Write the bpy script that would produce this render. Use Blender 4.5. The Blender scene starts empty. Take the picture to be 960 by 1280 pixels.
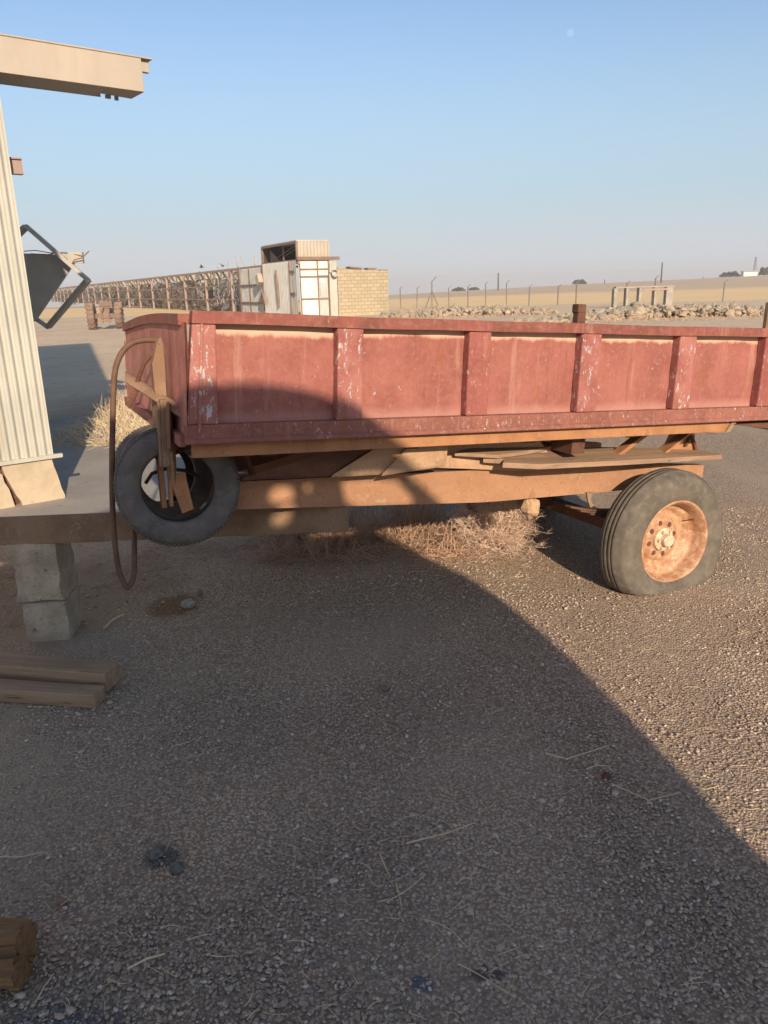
import bpy, math, random
import numpy as np
from mathutils import Vector, Matrix, noise
R_ = math.radians
random.seed(7)
SC = bpy.context.scene
COL = SC.collection

# ------------------------------------------------------------------ camera
H = 1.6
PITCH, ROLL = R_(16.3), R_(1.5)
F = Vector((0, math.cos(PITCH), -math.sin(PITCH)))
R0 = Vector((1, 0, 0)); U0 = Vector((0, math.sin(PITCH), math.cos(PITCH)))
RT = math.cos(ROLL) * R0 - math.sin(ROLL) * U0
UP = math.sin(ROLL) * R0 + math.cos(ROLL) * U0
cd = bpy.data.cameras.new('camera'); cam = bpy.data.objects.new('camera', cd); COL.objects.link(cam)
cam.matrix_world = Matrix(((RT.x, UP.x, -F.x, 0), (RT.y, UP.y, -F.y, 0), (RT.z, UP.z, -F.z, H), (0, 0, 0, 1)))
cd.sensor_fit = 'VERTICAL'; cd.sensor_height = 24; cd.lens = 963 / 1280 * 24
cd.clip_start = 0.05; cd.clip_end = 8000
SC.camera = cam

# ------------------------------------------------------------------ light
SUN_EL, SUN_AZ = R_(22), R_(165)          # azimuth clockwise from +Y
w = bpy.data.worlds.new('World'); SC.world = w; w.use_nodes = True
nt = w.node_tree; nt.nodes.clear()
sky = nt.nodes.new('ShaderNodeTexSky'); sky.sky_type = 'NISHITA'; sky.sun_disc = False
sky.sun_elevation = SUN_EL; sky.sun_rotation = SUN_AZ
sky.air_density = 1.0; sky.dust_density = 1.0; sky.ozone_density = 2.8; sky.altitude = 100
bg = nt.nodes.new('ShaderNodeBackground'); bg.inputs[1].default_value = 0.095
ow = nt.nodes.new('ShaderNodeOutputWorld')
wtc = nt.nodes.new('ShaderNodeTexCoord'); wsp = nt.nodes.new('ShaderNodeSeparateXYZ'); nt.links.new(wtc.outputs['Generated'], wsp.inputs[0])
prev = sky.outputs[0]                                   # dusty air near the horizon
for (z0, z1, amt, colr) in ((.37, .03, .85, (3.05, 3.8, 4.35)), (.12, .0, .8, (4.4, 4.45, 4.7))):
    mr = nt.nodes.new('ShaderNodeMapRange'); mr.interpolation_type = 'SMOOTHSTEP'
    mr.inputs['From Min'].default_value = z1; mr.inputs['From Max'].default_value = z0; mr.inputs['To Min'].default_value = amt; mr.inputs['To Max'].default_value = 0
    nt.links.new(wsp.outputs[2], mr.inputs['Value'])
    mx = nt.nodes.new('ShaderNodeMix'); mx.data_type = 'RGBA'; nt.links.new(mr.outputs[0], mx.inputs[0]); nt.links.new(prev, mx.inputs[6]); mx.inputs[7].default_value = (*colr, 1)
    prev = mx.outputs[2]
nt.links.new(prev, bg.inputs[0]); nt.links.new(bg.outputs[0], ow.inputs[0])
sl = bpy.data.lights.new('sun', 'SUN'); so = bpy.data.objects.new('sun', sl); COL.objects.link(so)
sl.energy = 3.6; sl.angle = R_(0.6); sl.color = (1.0, 0.82, 0.62)
sd_ = Vector((-math.sin(SUN_AZ) * math.cos(SUN_EL), -math.cos(SUN_AZ) * math.cos(SUN_EL), -math.sin(SUN_EL)))
so.rotation_euler = sd_.to_track_quat('-Z', 'Y').to_euler()
so.location = (3, -8, 6)
vs = SC.view_settings; vs.view_transform = 'Standard'; vs.look = 'None'; vs.exposure = 0.76; vs.gamma = 1

# ------------------------------------------------------------------ helpers
def srgb(r, g, b):
    return tuple(((c / 255) / 12.92 if c / 255 <= .04045 else ((c / 255 + .055) / 1.055) ** 2.4) for c in (r, g, b))

class NT:
    """small node graph builder"""
    def __init__(s, name):
        s.m = bpy.data.materials.new(name); s.m.use_nodes = True
        s.t = s.m.node_tree; s.t.nodes.clear()
        s.out = s.t.nodes.new('ShaderNodeOutputMaterial')
        s.b = s.t.nodes.new('ShaderNodeBsdfPrincipled'); s.t.links.new(s.b.outputs[0], s.out.inputs[0])
        s.tc = s.t.nodes.new('ShaderNodeTexCoord')
        s.co = s.tc.outputs['Object']
    def n(s, ty, **kw):
        x = s.t.nodes.new(ty)
        for k, v in kw.items(): setattr(x, k, v)
        return x
    def l(s, a, b): s.t.links.new(a, b)
    def coord(s, scale=(1, 1, 1), rot=(0, 0, 0)):
        if scale == (1, 1, 1) and rot == (0, 0, 0): return s.co
        m = s.n('ShaderNodeMapping'); m.inputs['Scale'].default_value = scale; m.inputs['Rotation'].default_value = rot
        s.l(s.co, m.inputs[0]); return m.outputs[0]
    def noise(s, scale, detail=4, rough=.55, stretch=(1, 1, 1), dist=0):
        x = s.n('ShaderNodeTexNoise'); x.inputs['Scale'].default_value = scale
        x.inputs['Detail'].default_value = detail; x.inputs['Roughness'].default_value = rough
        x.inputs['Distortion'].default_value = dist
        s.l(s.coord(stretch), x.inputs['Vector']); return x.outputs['Fac']
    def vor(s, scale, feature='F1', stretch=(1, 1, 1)):
        x = s.n('ShaderNodeTexVoronoi', feature=feature); x.inputs['Scale'].default_value = scale
        s.l(s.coord(stretch), x.inputs['Vector']); return x
    def ramp(s, v, a, b):       # smooth 0..1 between a and b (a may exceed b)
        x = s.n('ShaderNodeMapRange', interpolation_type='SMOOTHSTEP')
        x.inputs['From Min'].default_value = min(a, b); x.inputs['From Max'].default_value = max(a, b)
        if a > b: x.inputs['To Min'].default_value = 1; x.inputs['To Max'].default_value = 0
        s.l(v, x.inputs['Value']); return x.outputs[0]
    def math(s, op, a, b=0.0):
        x = s.n('ShaderNodeMath', operation=op)
        for i, v in enumerate((a, b)):
            if isinstance(v, (int, float)): x.inputs[i].default_value = v
            else: s.l(v, x.inputs[i])
        return x.outputs[0]
    def mix(s, f, a, b):
        x = s.n('ShaderNodeMix', data_type='RGBA')
        for sock, v in ((x.inputs[0], f), (x.inputs[6], a), (x.inputs[7], b)):
            if isinstance(v, (int, float)): sock.default_value = v
            elif isinstance(v, tuple): sock.default_value = (*v[:3], 1)
            else: s.l(v, sock)
        return x.outputs[2]
    def axis(s, i):
        x = s.n('ShaderNodeSeparateXYZ'); s.l(s.co, x.inputs[0]); return x.outputs[i]
    def bump(s, h, strength=.3, dist=.01, prev=None):
        x = s.n('ShaderNodeBump'); x.inputs['Strength'].default_value = strength; x.inputs['Distance'].default_value = dist
        s.l(h, x.inputs['Height'])
        if prev is not None: s.l(prev, x.inputs['Normal'])
        s.l(x.outputs[0], s.b.inputs['Normal']); return x.outputs[0]
    def fin(s, col, rough=.8, metal=0.0, spec=.3):
        for nm, v in (('Base Color', col), ('Roughness', rough), ('Metallic', metal), ('Specular IOR Level', spec)):
            k = s.b.inputs[nm]
            if isinstance(v, (int, float)): k.default_value = v
            elif isinstance(v, tuple): k.default_value = (*v[:3], 1)
            else: s.l(v, k)
        return s.m

def simple(name, c1, c2, scale=6, rough=.85, bump=.3, bscale=60, bdist=.004, stretch=(1, 1, 1), c3=None, t3=.62, s3=14, metal=0, spec=.25):
    g = NT(name)
    col = g.mix(g.ramp(g.noise(scale, 6, .6, stretch), .35, .65), c1, c2)
    if c3: col = g.mix(g.ramp(g.noise(s3, 8, .7, stretch), t3, t3 + .06), col, c3)
    if 'rust' in name or 'concrete' in name or 'drawbar' in name:
        dk = tuple(v * .55 for v in c2); lt = tuple(min(.8, v * 1.25 + .03) for v in c1)
        col = g.mix(g.math('MULTIPLY', g.ramp(g.noise(70, 6, .75), .55, .66), .6), col, dk)
        col = g.mix(g.math('MULTIPLY', g.ramp(g.noise(28, 8, .75), .56, .68), .55), col, lt)
        col = g.mix(g.math('MULTIPLY', g.ramp(g.noise(9, 7, .75, (1, 1, .3)), .57, .68), .5), col, dk)
    if bump: g.bump(g.noise(bscale, 5, .65, stretch), bump, bdist)
    return g.fin(col, rough, metal, spec)

M = {}
# --- red faded paint of the trailer, chips, rust, dust
def red_paint(name, chips=.0, peach=False, base=((.31, .10, .08), (.245, .075, .06))):
    g = NT(name)
    col = g.mix(g.ramp(g.noise(5, 5, .6), .35, .65), *base)
    col = g.mix(g.math('MULTIPLY', g.ramp(g.noise(38, 6, .7), .45, .75), .5), col, (.40, .185, .145))          # chalky fading
    col = g.mix(g.math('MULTIPLY', g.ramp(g.noise(9, 8, .75, (1, 1, .35)), .56, .64), .75), col, (.27, .105, .05))  # rust blotches
    col = g.mix(g.math('MULTIPLY', g.ramp(g.noise(150, 3, .6), .60, .68), .55), col, (.16, .07, .05))         # dark pits
    stk = g.noise(16, 6, .75, (1, 1, .06))
    col = g.mix(g.math('MULTIPLY', g.ramp(stk, .54, .70), .45), col, (.47, .27, .20))      # pale vertical runs
    col = g.mix(g.math('MULTIPLY', g.ramp(g.noise(11, 6, .75, (1, 1, .10)), .58, .70), .5), col, (.17, .06, .04))   # dark runs
    fs = g.math('MULTIPLY', g.ramp(g.noise(120, 4, .7, (1, 1, .4)), .63, .67), g.ramp(g.noise(5, 4, .7), .45, .62))
    col = g.mix(g.math('MULTIPLY', fs, .8), col, (.52, .38, .32))                          # fine flaking
    if peach:
        z = g.axis(2)
        f = g.ramp(g.math('ADD', z, g.math('MULTIPLY', g.noise(5, 8, .75, (1, 1, .3)), -.10)), 1.04 + .354, 1.04 + .376)
        col = g.mix(g.math('MULTIPLY', f, .95), col, (.66, .42, .30))
        f = g.ramp(g.math('ADD', z, g.math('MULTIPLY', g.noise(12, 6, .7), .05)), 1.04 + .165, 1.04 + .115)
        col = g.mix(g.math('MULTIPLY', f, .55), col, (.46, .25, .20))
    thr = .66 - chips
    ch = g.ramp(g.noise(48, 7, .75, (1, 1, .45)), thr, thr + .03)
    big = g.ramp(g.noise(7, 3, .6), .46 - chips, .60 - chips)
    col = g.mix(g.math('MULTIPLY', ch, big), col, g.mix(g.ramp(g.noise(30), .4, .6), (.55, .45, .42), (.42, .42, .44)))
    h = g.math('ADD', g.math('MULTIPLY', ch, -.5), g.noise(70, 6, .7))
    h = g.math('ADD', h, g.math('MULTIPLY', g.noise(6, 3, .5), 2.5)); g.bump(h, .45, .0035)
    return g.fin(col, g.math('ADD', .62, g.math('MULTIPLY', g.noise(20), .3)), 0, .3)
M['red'] = red_paint('faded red paint', .07)
M['red_panel'] = red_paint('faded red panel', .03, True, ((.335, .12, .095), (.265, .09, .07)))
M['red_lit'] = red_paint('faded red brightened as lit', .06, False, ((.47, .19, .15), (.38, .13, .105)))  # front sheet base lightened in place of sunlight on that face
M['red_brown'] = red_paint('rusty lower rail', .07, False, ((.30, .115, .085), (.22, .085, .06)))
M['red_chip'] = red_paint('chipped red post', .105, False, ((.38, .15, .12), (.27, .085, .07)))
M['red_rim'] = red_paint('rusty red rim', -.02, False, ((.26, .085, .065), (.18, .065, .048)))
# --- rust
M['rust'] = simple('orange rust', (.42, .21, .10), (.33, .155, .075), 7, .9, .35, 110, .003, (1, 1, 1), (.42, .28, .16), .60, 5)
M['rust_rail'] = simple('rusty painted rail', (.40, .215, .12), (.34, .18, .10), 4, .88, .3, 130, .003, (1, 1, 1.5), (.37, .26, .14), .60, 4)
M['rust_tan'] = simple('dusty tan rust', (.50, .32, .19), (.40, .25, .15), 8, .9, .35, 110, .003)
M['rust_dark'] = simple('dark rust', (.16, .075, .045), (.10, .05, .035), 9, .9, .4, 90, .003)
M['rust_pale'] = simple('sandy rust', (.31, .20, .125), (.24, .145, .09), 9, .9, .4, 90, .003)
M['drawbar'] = simple('weathered drawbar steel', (.27, .175, .105), (.20, .125, .078), 6, .85, .35, 60, .003, (1, 1, 1), (.36, .27, .18), .62, 8)
# --- rim: orange rust with pale worn paint
g = NT('rusty wheel rim')
c = g.mix(g.ramp(g.noise(16, 6, .7), .40, .60), (.34, .16, .08), (.44, .25, .14))
c = g.mix(g.math('MULTIPLY', g.ramp(g.noise(26, 8, .8), .48, .62), .7), c, (.60, .43, .27))
c = g.mix(g.ramp(g.noise(60, 6, .7), .64, .68), c, (.22, .09, .05))
g.bump(g.noise(120, 5, .7), .4, .002); M['rim'] = g.fin(c, .55, .0, .5)
M['hub'] = simple('pale worn hub paint', (.62, .50, .36), (.48, .30, .16), 30, .5, .3, 150, .002, (1, 1, 1), (.75, .70, .58), .55, 60, spec=.5)
# --- rubber
def rubber(name, a, b, dust):
    g = NT(name)
    col = g.mix(g.ramp(g.noise(8, 6, .6), .35, .65), a, b)
    col = g.mix(g.math('MULTIPLY', g.ramp(g.noise(26, 7, .7), .45, .7), .5), col, dust)
    g.bump(g.noise(150, 4, .7), .3, .0015)
    return g.fin(col, .82, 0, .25)
M['tyre'] = rubber('dusty tyre rubber', (.15, .125, .098), (.105, .09, .07), (.23, .19, .145))
M['tyre_old'] = rubber('old tyre rubber', (.15, .13, .115), (.10, .088, .08), (.22, .19, .16))
M['hose'] = simple('brown rubber hose', (.17, .095, .06), (.12, .07, .045), 14, .7, .2, 120, .001)
# --- wood
def wood(name, a, b, crack, along=0, sc=3.0):
    g = NT(name)
    st = [9, 9, 9]; st[along] = .6; st = tuple(st)
    col = g.mix(g.ramp(g.noise(sc, 8, .7, st, .4), .36, .64), a, b)
    ck = g.ramp(g.noise(sc * 2.2, 8, .75, st, .2), .60, .66)
    col = g.mix(ck, col, crack)
    g.bump(g.math('SUBTRACT', g.noise(sc * 3, 6, .7, st), ck), .5, .004)
    return g.fin(col, .9, 0, .15)
M['plank'] = wood('weathered plank', (.27, .175, .115), (.37, .24, .155), (.08, .045, .03))
M['beam_wood'] = wood('old timber', (.27, .18, .11), (.38, .26, .165), (.05, .03, .02))
M['log_wood'] = wood('split log wood', (.19, .105, .052), (.27, .155, .075), (.03, .018, .012))
# --- concrete, brick
M['concrete'] = simple('old concrete', (.38, .34, .28), (.30, .265, .215), 3, .95, .4, 60, .006, (1, 1, 1), (.22, .2, .17), .64, 10)
M['block'] = simple('rough concrete block', (.47, .38, .275), (.34, .275, .20), 8, .95, .8, 45, .012, (1, 1, 1), (.11, .105, .08), .60, 26)
M['plinth'] = simple('sandy plinth render', (.50, .41, .29), (.42, .335, .235), 4, .95, .5, 40, .008, (1, 1, 1), (.33, .26, .18), .64, 12)
M['slab'] = simple('dusty concrete slab', (.36, .32, .27), (.29, .26, .225), 1.3, .95, .3, 60, .004, (1, 1, 1), (.22, .2, .17), .62, 5)
g = NT('mud brick'); br = g.n('ShaderNodeTexBrick')
br.inputs['Scale'].default_value = 1; br.inputs['Brick Width'].default_value = .42; br.inputs['Row Height'].default_value = .20
br.inputs['Mortar Size'].default_value = .016; br.inputs['Color1'].default_value = (.44, .365, .245, 1)
br.inputs['Color2'].default_value = (.37, .30, .195, 1); br.inputs['Mortar'].default_value = (.26, .2, .13, 1)
cm = g.n('ShaderNodeCombineXYZ'); g.l(g.axis(0), cm.inputs[0]); g.l(g.axis(2), cm.inputs[1]); g.l(cm.outputs[0], br.inputs['Vector'])
M['brick'] = g.fin(g.mix(g.math('MULTIPLY', g.ramp(g.noise(2, 6, .7), .5, .7), .4), br.outputs['Color'], (.42, .31, .18)), .95)
M['rubble'] = simple('rubble stone', (.40, .32, .225), (.29, .24, .175), .8, .95, .5, 8, .03, (1, 1, 1), (.45, .39, .30), .58, .5)
# --- metal sheets
def sheet(name, a, b, streak, st=.5):
    g = NT(name)
    col = g.mix(g.ramp(g.noise(1.3, 5, .6), .35, .65), a, b)
    col = g.mix(g.math('MULTIPLY', g.ramp(g.noise(7, 6, .7, (1, 1, .12)), .52, .68), st), col, streak)
    g.bump(g.noise(30, 3), .1, .002)
    return g.fin(col, .5, .0, .5)
M['sheet_cream'] = sheet('pale galvanised cladding', (.48, .46, .39), (.41, .40, .345), (.35, .30, .22))
M['sheet_white'] = sheet('weathered white sheet', (.74, .71, .62), (.66, .64, .56), (.42, .36, .27))
M['sheet_grey'] = sheet('grey sheet', (.50, .485, .43), (.42, .41, .37), (.20, .15, .1))
M['box_cream'] = sheet('cream painted steel', (.44, .37, .29), (.39, .33, .26), (.38, .29, .21), .35)
M['grey_steel'] = simple('dark grey steel', (.46, .425, .37), (.40, .37, .32), 5, .7, .2, 60, .002)
M['pink_steel'] = simple('dusty red oxide steel', (.38, .27, .22), (.31, .22, .18), 2, .85, .2, 20, .003)
M['frame_brown'] = simple('brown steel frame', (.26, .18, .13), (.19, .13, .10), 2, .85, 0)
M['cage'] = simple('weathered panel debris', (.44, .385, .30), (.30, .26, .20), .9, .95, 0)
M['dark_void'] = simple('cabin interior shade', (.07, .06, .05), (.05, .045, .04), 3, .95, 0)  # dark colour stands in for the shade inside the open cabin
M['straw'] = simple('dry straw', (.66, .53, .34), (.55, .42, .26), 3, .85, 0)
M['weed'] = simple('dry weed stalks', (.50, .32, .215), (.38, .24, .16), 4, .9, 0)
M['bush'] = simple('dead bush twigs', (.74, .55, .42), (.60, .43, .32), 6, .9, 0)
M['clod_grey'] = simple('dark grey clod', (.20, .18, .15), (.12, .108, .09), 40, .95, .6, 90, .006)
M['pole'] = simple('dark pole', (.10, .09, .08), (.08, .07, .06), 3, .9, 0)
M['fencepost'] = simple('grey fence post', (.20, .17, .14), (.15, .13, .11), 3, .9, 0)
M['tree_far'] = simple('olive foliage', (.085, .085, .055), (.06, .062, .04), .6, .9, 0)
M['bird'] = simple('dark feathers', (.05, .05, .055), (.035, .035, .04), 9, .7, 0)
M['black'] = simple('rusted caster steel', (.10, .06, .04), (.07, .045, .03), 3, .9, .2, 30, .003)  # steel of the added shadow caster behind the camera
M['paper'] = simple('white notice', (.78, .78, .76), (.74, .74, .72), 3, .8, 0)
M['wire'] = simple('pale wire', (.45, .42, .38), (.38, .36, .32), 30, .5, 0, metal=.0)

# --- ground (near gravel -> trodden earth -> golden stubble -> brown hill)
g = NT('gravel and dry earth')
X, Y = g.axis(0), g.axis(1)
v1 = g.vor(100); v2 = g.vor(210)
hs = g.n('ShaderNodeSeparateColor'); g.l(v1.outputs['Color'], hs.inputs[0])
st = g.mix(hs.outputs[0], (.40, .295, .205), (.65, .50, .36))
st = g.mix(g.ramp(hs.outputs[1], .90, .97), st, (.44, .38, .31))
st = g.mix(g.ramp(hs.outputs[2], .80, .95), st, (.19, .15, .12))
gap = g.ramp(v1.outputs['Distance'], .38, .62)
gravel = g.mix(gap, st, (.30, .21, .14))
gravel = g.mix(g.math('MULTIPLY', g.ramp(g.noise(1.1, 5, .6), .42, .65), .4), gravel, (.36, .28, .20))
# oil / rust stain
def spot(cx, cy, rx, ry, amp=.5):
    m = g.n('ShaderNodeMapping'); m.inputs['Location'].default_value = (-cx / rx, -cy / ry, 0); m.inputs['Scale'].default_value = (1 / rx, 1 / ry, 0)
    g.l(g.tc.outputs['Object'], m.inputs[0])
    ln = g.n('ShaderNodeVectorMath', operation='LENGTH'); g.l(m.outputs[0], ln.inputs[0])
    return g.ramp(g.math('ADD', ln.outputs['Value'], g.math('MULTIPLY', g.noise(6, 5, .7), amp)), 1.25, .8)
gravel = g.mix(g.math('MULTIPLY', spot(-1.14, 3.80, .17, .20), .75), gravel, (.17, .085, .03))
gravel = g.mix(g.math('MULTIPLY', spot(-.68, 1.90, .07, .06), .7), gravel, (.07, .07, .065))
gravel = g.mix(g.math('MULTIPLY', spot(-.75, 1.33, .22, .12), .55), gravel, (.09, .11, .15))
gravel = g.mix(g.math('MULTIPLY', spot(.06, 1.45, .04, .03), .8), gravel, (.05, .10, .16))
gravel = g.mix(g.math('MULTIPLY', spot(.22, 1.47, .06, .03), .7), gravel, (.05, .055, .06))
gravel = g.mix(g.math('MULTIPLY', spot(-1.9, 4.0, .8, .9), .75), gravel, (.30, .215, .135))
dust = g.math('MULTIPLY', g.ramp(g.noise(.9, 5, .65, (1, .45, 1), .6), .50, .64), .65)
gravel = g.mix(dust, gravel, g.mix(g.noise(40, 4, .7), (.36, .265, .185), (.50, .385, .275)))
earth = g.mix(g.ramp(g.noise(.35, 7, .65), .35, .65), (.72, .55, .37), (.62, .47, .315))
earth = g.mix(g.math('MULTIPLY', g.ramp(g.noise(5, 6, .7), .5, .7), .5), earth, (.27, .21, .15))
k = g.ramp(g.math('ADD', Y, g.math('MULTIPLY', g.noise(.5, 4, .6), 5)), 13, 19)
kx = g.ramp(g.math('ADD', X, g.math('MULTIPLY', g.noise(.6, 4, .6), 2)), -2.5, -4.5)
k2 = g.math('MULTIPLY', kx, g.ramp(Y, 7, 9))
col = g.mix(g.math('MAXIMUM', k, k2), gravel, earth)
field = g.mix(g.ramp(g.noise(.12, 6, .6, (1, 3, 1)), .35, .65), (.86, .61, .31), (.78, .55, .29))
col = g.mix(g.ramp(g.math('ADD', Y, g.math('MULTIPLY', g.noise(.08, 4), 14)), 62, 68), col, field)
hill = g.mix(g.ramp(g.noise(.05, 6, .6, (1, 4, 1)), .35, .65), (.62, .46, .30), (.53, .39, .26))
col = g.mix(g.ramp(g.math('ADD', Y, g.math('MULTIPLY', g.noise(.03, 4), 30)), 118, 140), col, hill)
col = g.mix(g.ramp(Y, 270, 290), col, (.66, .53, .37))
h = g.math('SUBTRACT', g.math('MULTIPLY', g.noise(9, 5, .6), .6), g.math('MULTIPLY', v1.outputs['Distance'], 1.0))
h = g.math('SUBTRACT', h, g.math('MULTIPLY', v2.outputs['Distance'], .4))
g.bump(h, .75, .009)
M['ground'] = g.fin(col, .95, 0, .15)
# pebbles
g = NT('pebbles'); ge = g.n('ShaderNodeNewGeometry'); ri = ge.outputs['Random Per Island']
c = g.mix(ri, (.30, .225, .165), (.62, .485, .37)); c = g.mix(g.ramp(ri, .93, .95), c, (.70, .62, .52))
c = g.mix(g.math('MULTIPLY', g.noise(120, 3), .4), c, (.28, .20, .14))
M['pebble'] = g.fin(c, .85, 0, .25)

ALLC = {}
def tag(o, label=None, cat=None, group=None, kind=None):
    if label: o['label'] = label
    if cat: o['category'] = cat
    if group: o['group'] = group
    if kind: o['kind'] = kind
    return o
def empty(name, loc=(0, 0, 0), rz=0):
    o = bpy.data.objects.new(name, None); COL.objects.link(o); o.location = loc; o.rotation_euler = (0, 0, rz)
    o.empty_display_size = .2
    return o
def copy_tree(o, parent=None):
    c = o.copy(); COL.objects.link(c); c.parent = parent
    for ch in list(o.children): copy_tree(ch, c)
    return c

class MB:
    def __init__(s): s.v = []; s.f = []; s.sm = False
    def add(s, vs, fs):
        b = len(s.v); s.v += [tuple(p) for p in vs]; s.f += [tuple(b + i for i in f) for f in fs]
    def box(s, c, d, rot=None):
        c = Vector(c); hx, hy, hz = d[0] / 2, d[1] / 2, d[2] / 2
        p = [Vector((x * hx, y * hy, z * hz)) for x in (-1, 1) for y in (-1, 1) for z in (-1, 1)]
        if rot is not None: p = [rot @ q for q in p]
        s.add([c + q for q in p], [(0, 1, 3, 2), (4, 6, 7, 5), (0, 4, 5, 1), (2, 3, 7, 6), (0, 2, 6, 4), (1, 5, 7, 3)])
        return s
    def span(s, x0, x1, y0, y1, z0, z1):
        return s.box(((x0 + x1) / 2, (y0 + y1) / 2, (z0 + z1) / 2), (abs(x1 - x0), abs(y1 - y0), abs(z1 - z0)))
    def bar(s, a, b, wd, ht, up=(0, 0, 1), taper=1.0):
        a, b = Vector(a), Vector(b); d = (b - a).normalized(); u = Vector(up); sx = d.cross(u).normalized(); u = sx.cross(d).normalized()
        p = []
        for q, k in ((a, 1), (b, taper)):
            for i, j in ((-1, -1), (1, -1), (1, 1), (-1, 1)): p.append(q + sx * i * wd / 2 * k + u * j * ht / 2 * k)
        s.add(p, [(0, 1, 2, 3), (7, 6, 5, 4), (0, 4, 5, 1), (1, 5, 6, 2), (2, 6, 7, 3), (3, 7, 4, 0)]); return s
    def tube(s, path, r, n=8, caps=True):
        P = [Vector(p) for p in path]; rs = r if isinstance(r, (list, tuple)) else [r] * len(P)
        b = len(s.v); prev = None
        for i, p in enumerate(P):
            d = (P[min(i + 1, len(P) - 1)] - P[max(i - 1, 0)]).normalized()
            if prev is None:
                a = Vector((0, 0, 1)) if abs(d.z) < .9 else Vector((1, 0, 0)); x = d.cross(a).normalized()
            else: x = (prev - d * prev.dot(d)).normalized()
            prev = x; y = d.cross(x)
            for k in range(n):
                t = 2 * math.pi * k / n; s.v.append(tuple(p + (x * math.cos(t) + y * math.sin(t)) * rs[i]))
        for i in range(len(P) - 1):
            for k in range(n):
                a0 = b + i * n + k; a1 = b + i * n + (k + 1) % n; s.f.append((a0, a1, a1 + n, a0 + n))
        if caps: s.f.append(tuple(b + k for k in range(n))[::-1]); s.f.append(tuple(b + (len(P) - 1) * n + k for k in range(n)))
        return s
    def lathe(s, prof, c, ax, e1, n=64, closed=False):
        """prof: (radius, axial) list round axis ax at c"""
        c, ax, e1 = Vector(c), Vector(ax).normalized(), Vector(e1).normalized(); e2 = ax.cross(e1)
        b = len(s.v); m = len(prof)
        for k in range(n):
            t = 2 * math.pi * k / n; d = e1 * math.cos(t) + e2 * math.sin(t)
            for r, a in prof: s.v.append(tuple(c + d * r + ax * a))
        for k in range(n):
            k2 = (k + 1) % n
            for i in range(m if closed else m - 1):
                j = (i + 1) % m
                s.f.append((b + k * m + i, b + k2 * m + i, b + k2 * m + j, b + k * m + j))
        return s
    def prism(s, poly, o, ex, ey, ez, th):
        """extrude 2D polygon by th along ez"""
        o, ex, ey, ez = map(Vector, (o, ex, ey, ez)); n = len(poly)
        p = [o + ex * x + ey * y for x, y in poly]; q = [a + ez * th for a in p]
        s.add(p + q, [tuple(range(n))[::-1], tuple(range(n, 2 * n))] + [(i, (i + 1) % n, n + (i + 1) % n, n + i) for i in range(n)]); return s
    def grid(s, fn, nu, nv):
        b = len(s.v)
        for i in range(nu + 1):
            for j in range(nv + 1): s.v.append(tuple(fn(i / nu, j / nv)))
        for i in range(nu):
            for j in range(nv):
                a = b + i * (nv + 1) + j; s.f.append((a, a + nv + 1, a + nv + 2, a + 1))
        return s
    def build(s, name, mat, parent=None, smooth=False, bevel=0, off=None, fn=None, solid=0):
        V = s.v
        if off is not None: V = [(x + off[0], y + off[1], z + off[2]) for x, y, z in V]
        if fn: V = [tuple(fn(Vector(p))) for p in V]
        me = bpy.data.meshes.new(name); me.from_pydata(V, [], s.f); me.update()
        import bmesh
        bm = bmesh.new(); bm.from_mesh(me); bmesh.ops.recalc_face_normals(bm, faces=bm.faces); bm.to_mesh(me); bm.free()
        me.materials.append(M[mat] if isinstance(mat, str) else mat)
        if smooth: me.polygons.foreach_set('use_smooth', [True] * len(me.polygons))
        o = bpy.data.objects.new(name, me); COL.objects.link(o); o.parent = parent
        if solid:
            md = o.modifiers.new('s', 'SOLIDIFY'); md.thickness = solid; md.offset = 0
        if bevel:
            md = o.modifiers.new('b', 'BEVEL'); md.width = bevel; md.segments = 2; md.limit_method = 'ANGLE'; md.angle_limit = R_(40)
        return o
def nz(p, s=1.0): return noise.noise(Vector(p) * s)

# ------------------------------------------------------------------ ground
def terrain(x, y):
    d = max(y, 1)
    k = min(max((d - 70) / 230, 0), 1); k = k * k * (3 - 2 * k)
    a = x / d
    prof = -1.5 + (a * 940 / 240) * 2.2 if a < .25 else -1.5 + (.25 * 940 / 240) * 2.2 + (a - .25) * 940 / 240 * 1.5
    prof = max(-2.4, min(prof, 2.2))
    z = prof * k
    if d > 300: z -= (d - 300) * .03
    z += .02 * nz((x, y, 0), .5) * min(1, max(0, (d - 6) / 10)) + .006 * nz((x, y, 3), 1.7)
    z += .25 * nz((x, y, 9), .02) * k
    return z
def axis_pts(lims):
    out = []
    for a, b, n in lims: out += list(np.linspace(a, b, n, endpoint=False))
    return out + [lims[-1][1]]
xs = axis_pts([(-900, -200, 14), (-200, -40, 24), (-40, -8, 30), (-8, 8, 90), (8, 40, 30), (40, 200, 24), (200, 900, 14)])
ys = axis_pts([(-40, -2, 10), (-2, 10, 90), (10, 60, 60), (60, 320, 60), (320, 1600, 12)])
mb = MB()
for x in xs:
    for y in ys: mb.v.append((x, y, terrain(x, y)))
ny = len(ys)
for i in range(len(xs) - 1):
    for j in range(ny - 1):
        a = i * ny + j; mb.f.append((a, a + ny, a + ny + 1, a + 1))
tag(mb.build('ground', 'ground', smooth=True), 'gravel yard running into dry golden fields', kind='structure')

# concrete slab in front of the shed
mb = MB()
poly = [(-8.5, 1.2), (-3.0, 4.72), (-1.2, 5.85), (-.82, 6.5), (-1.15, 7.7), (-3.6, 10.8), (-8.5, 6.5)]
mb.prism(poly, (0, 0, -.03), (1, 0, 0), (0, 1, 0), (0, 0, 1), .065)
tag(mb.build('concrete_slab', 'slab', bevel=.01), 'pale dusty concrete slab beside the shed', kind='structure')

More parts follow.
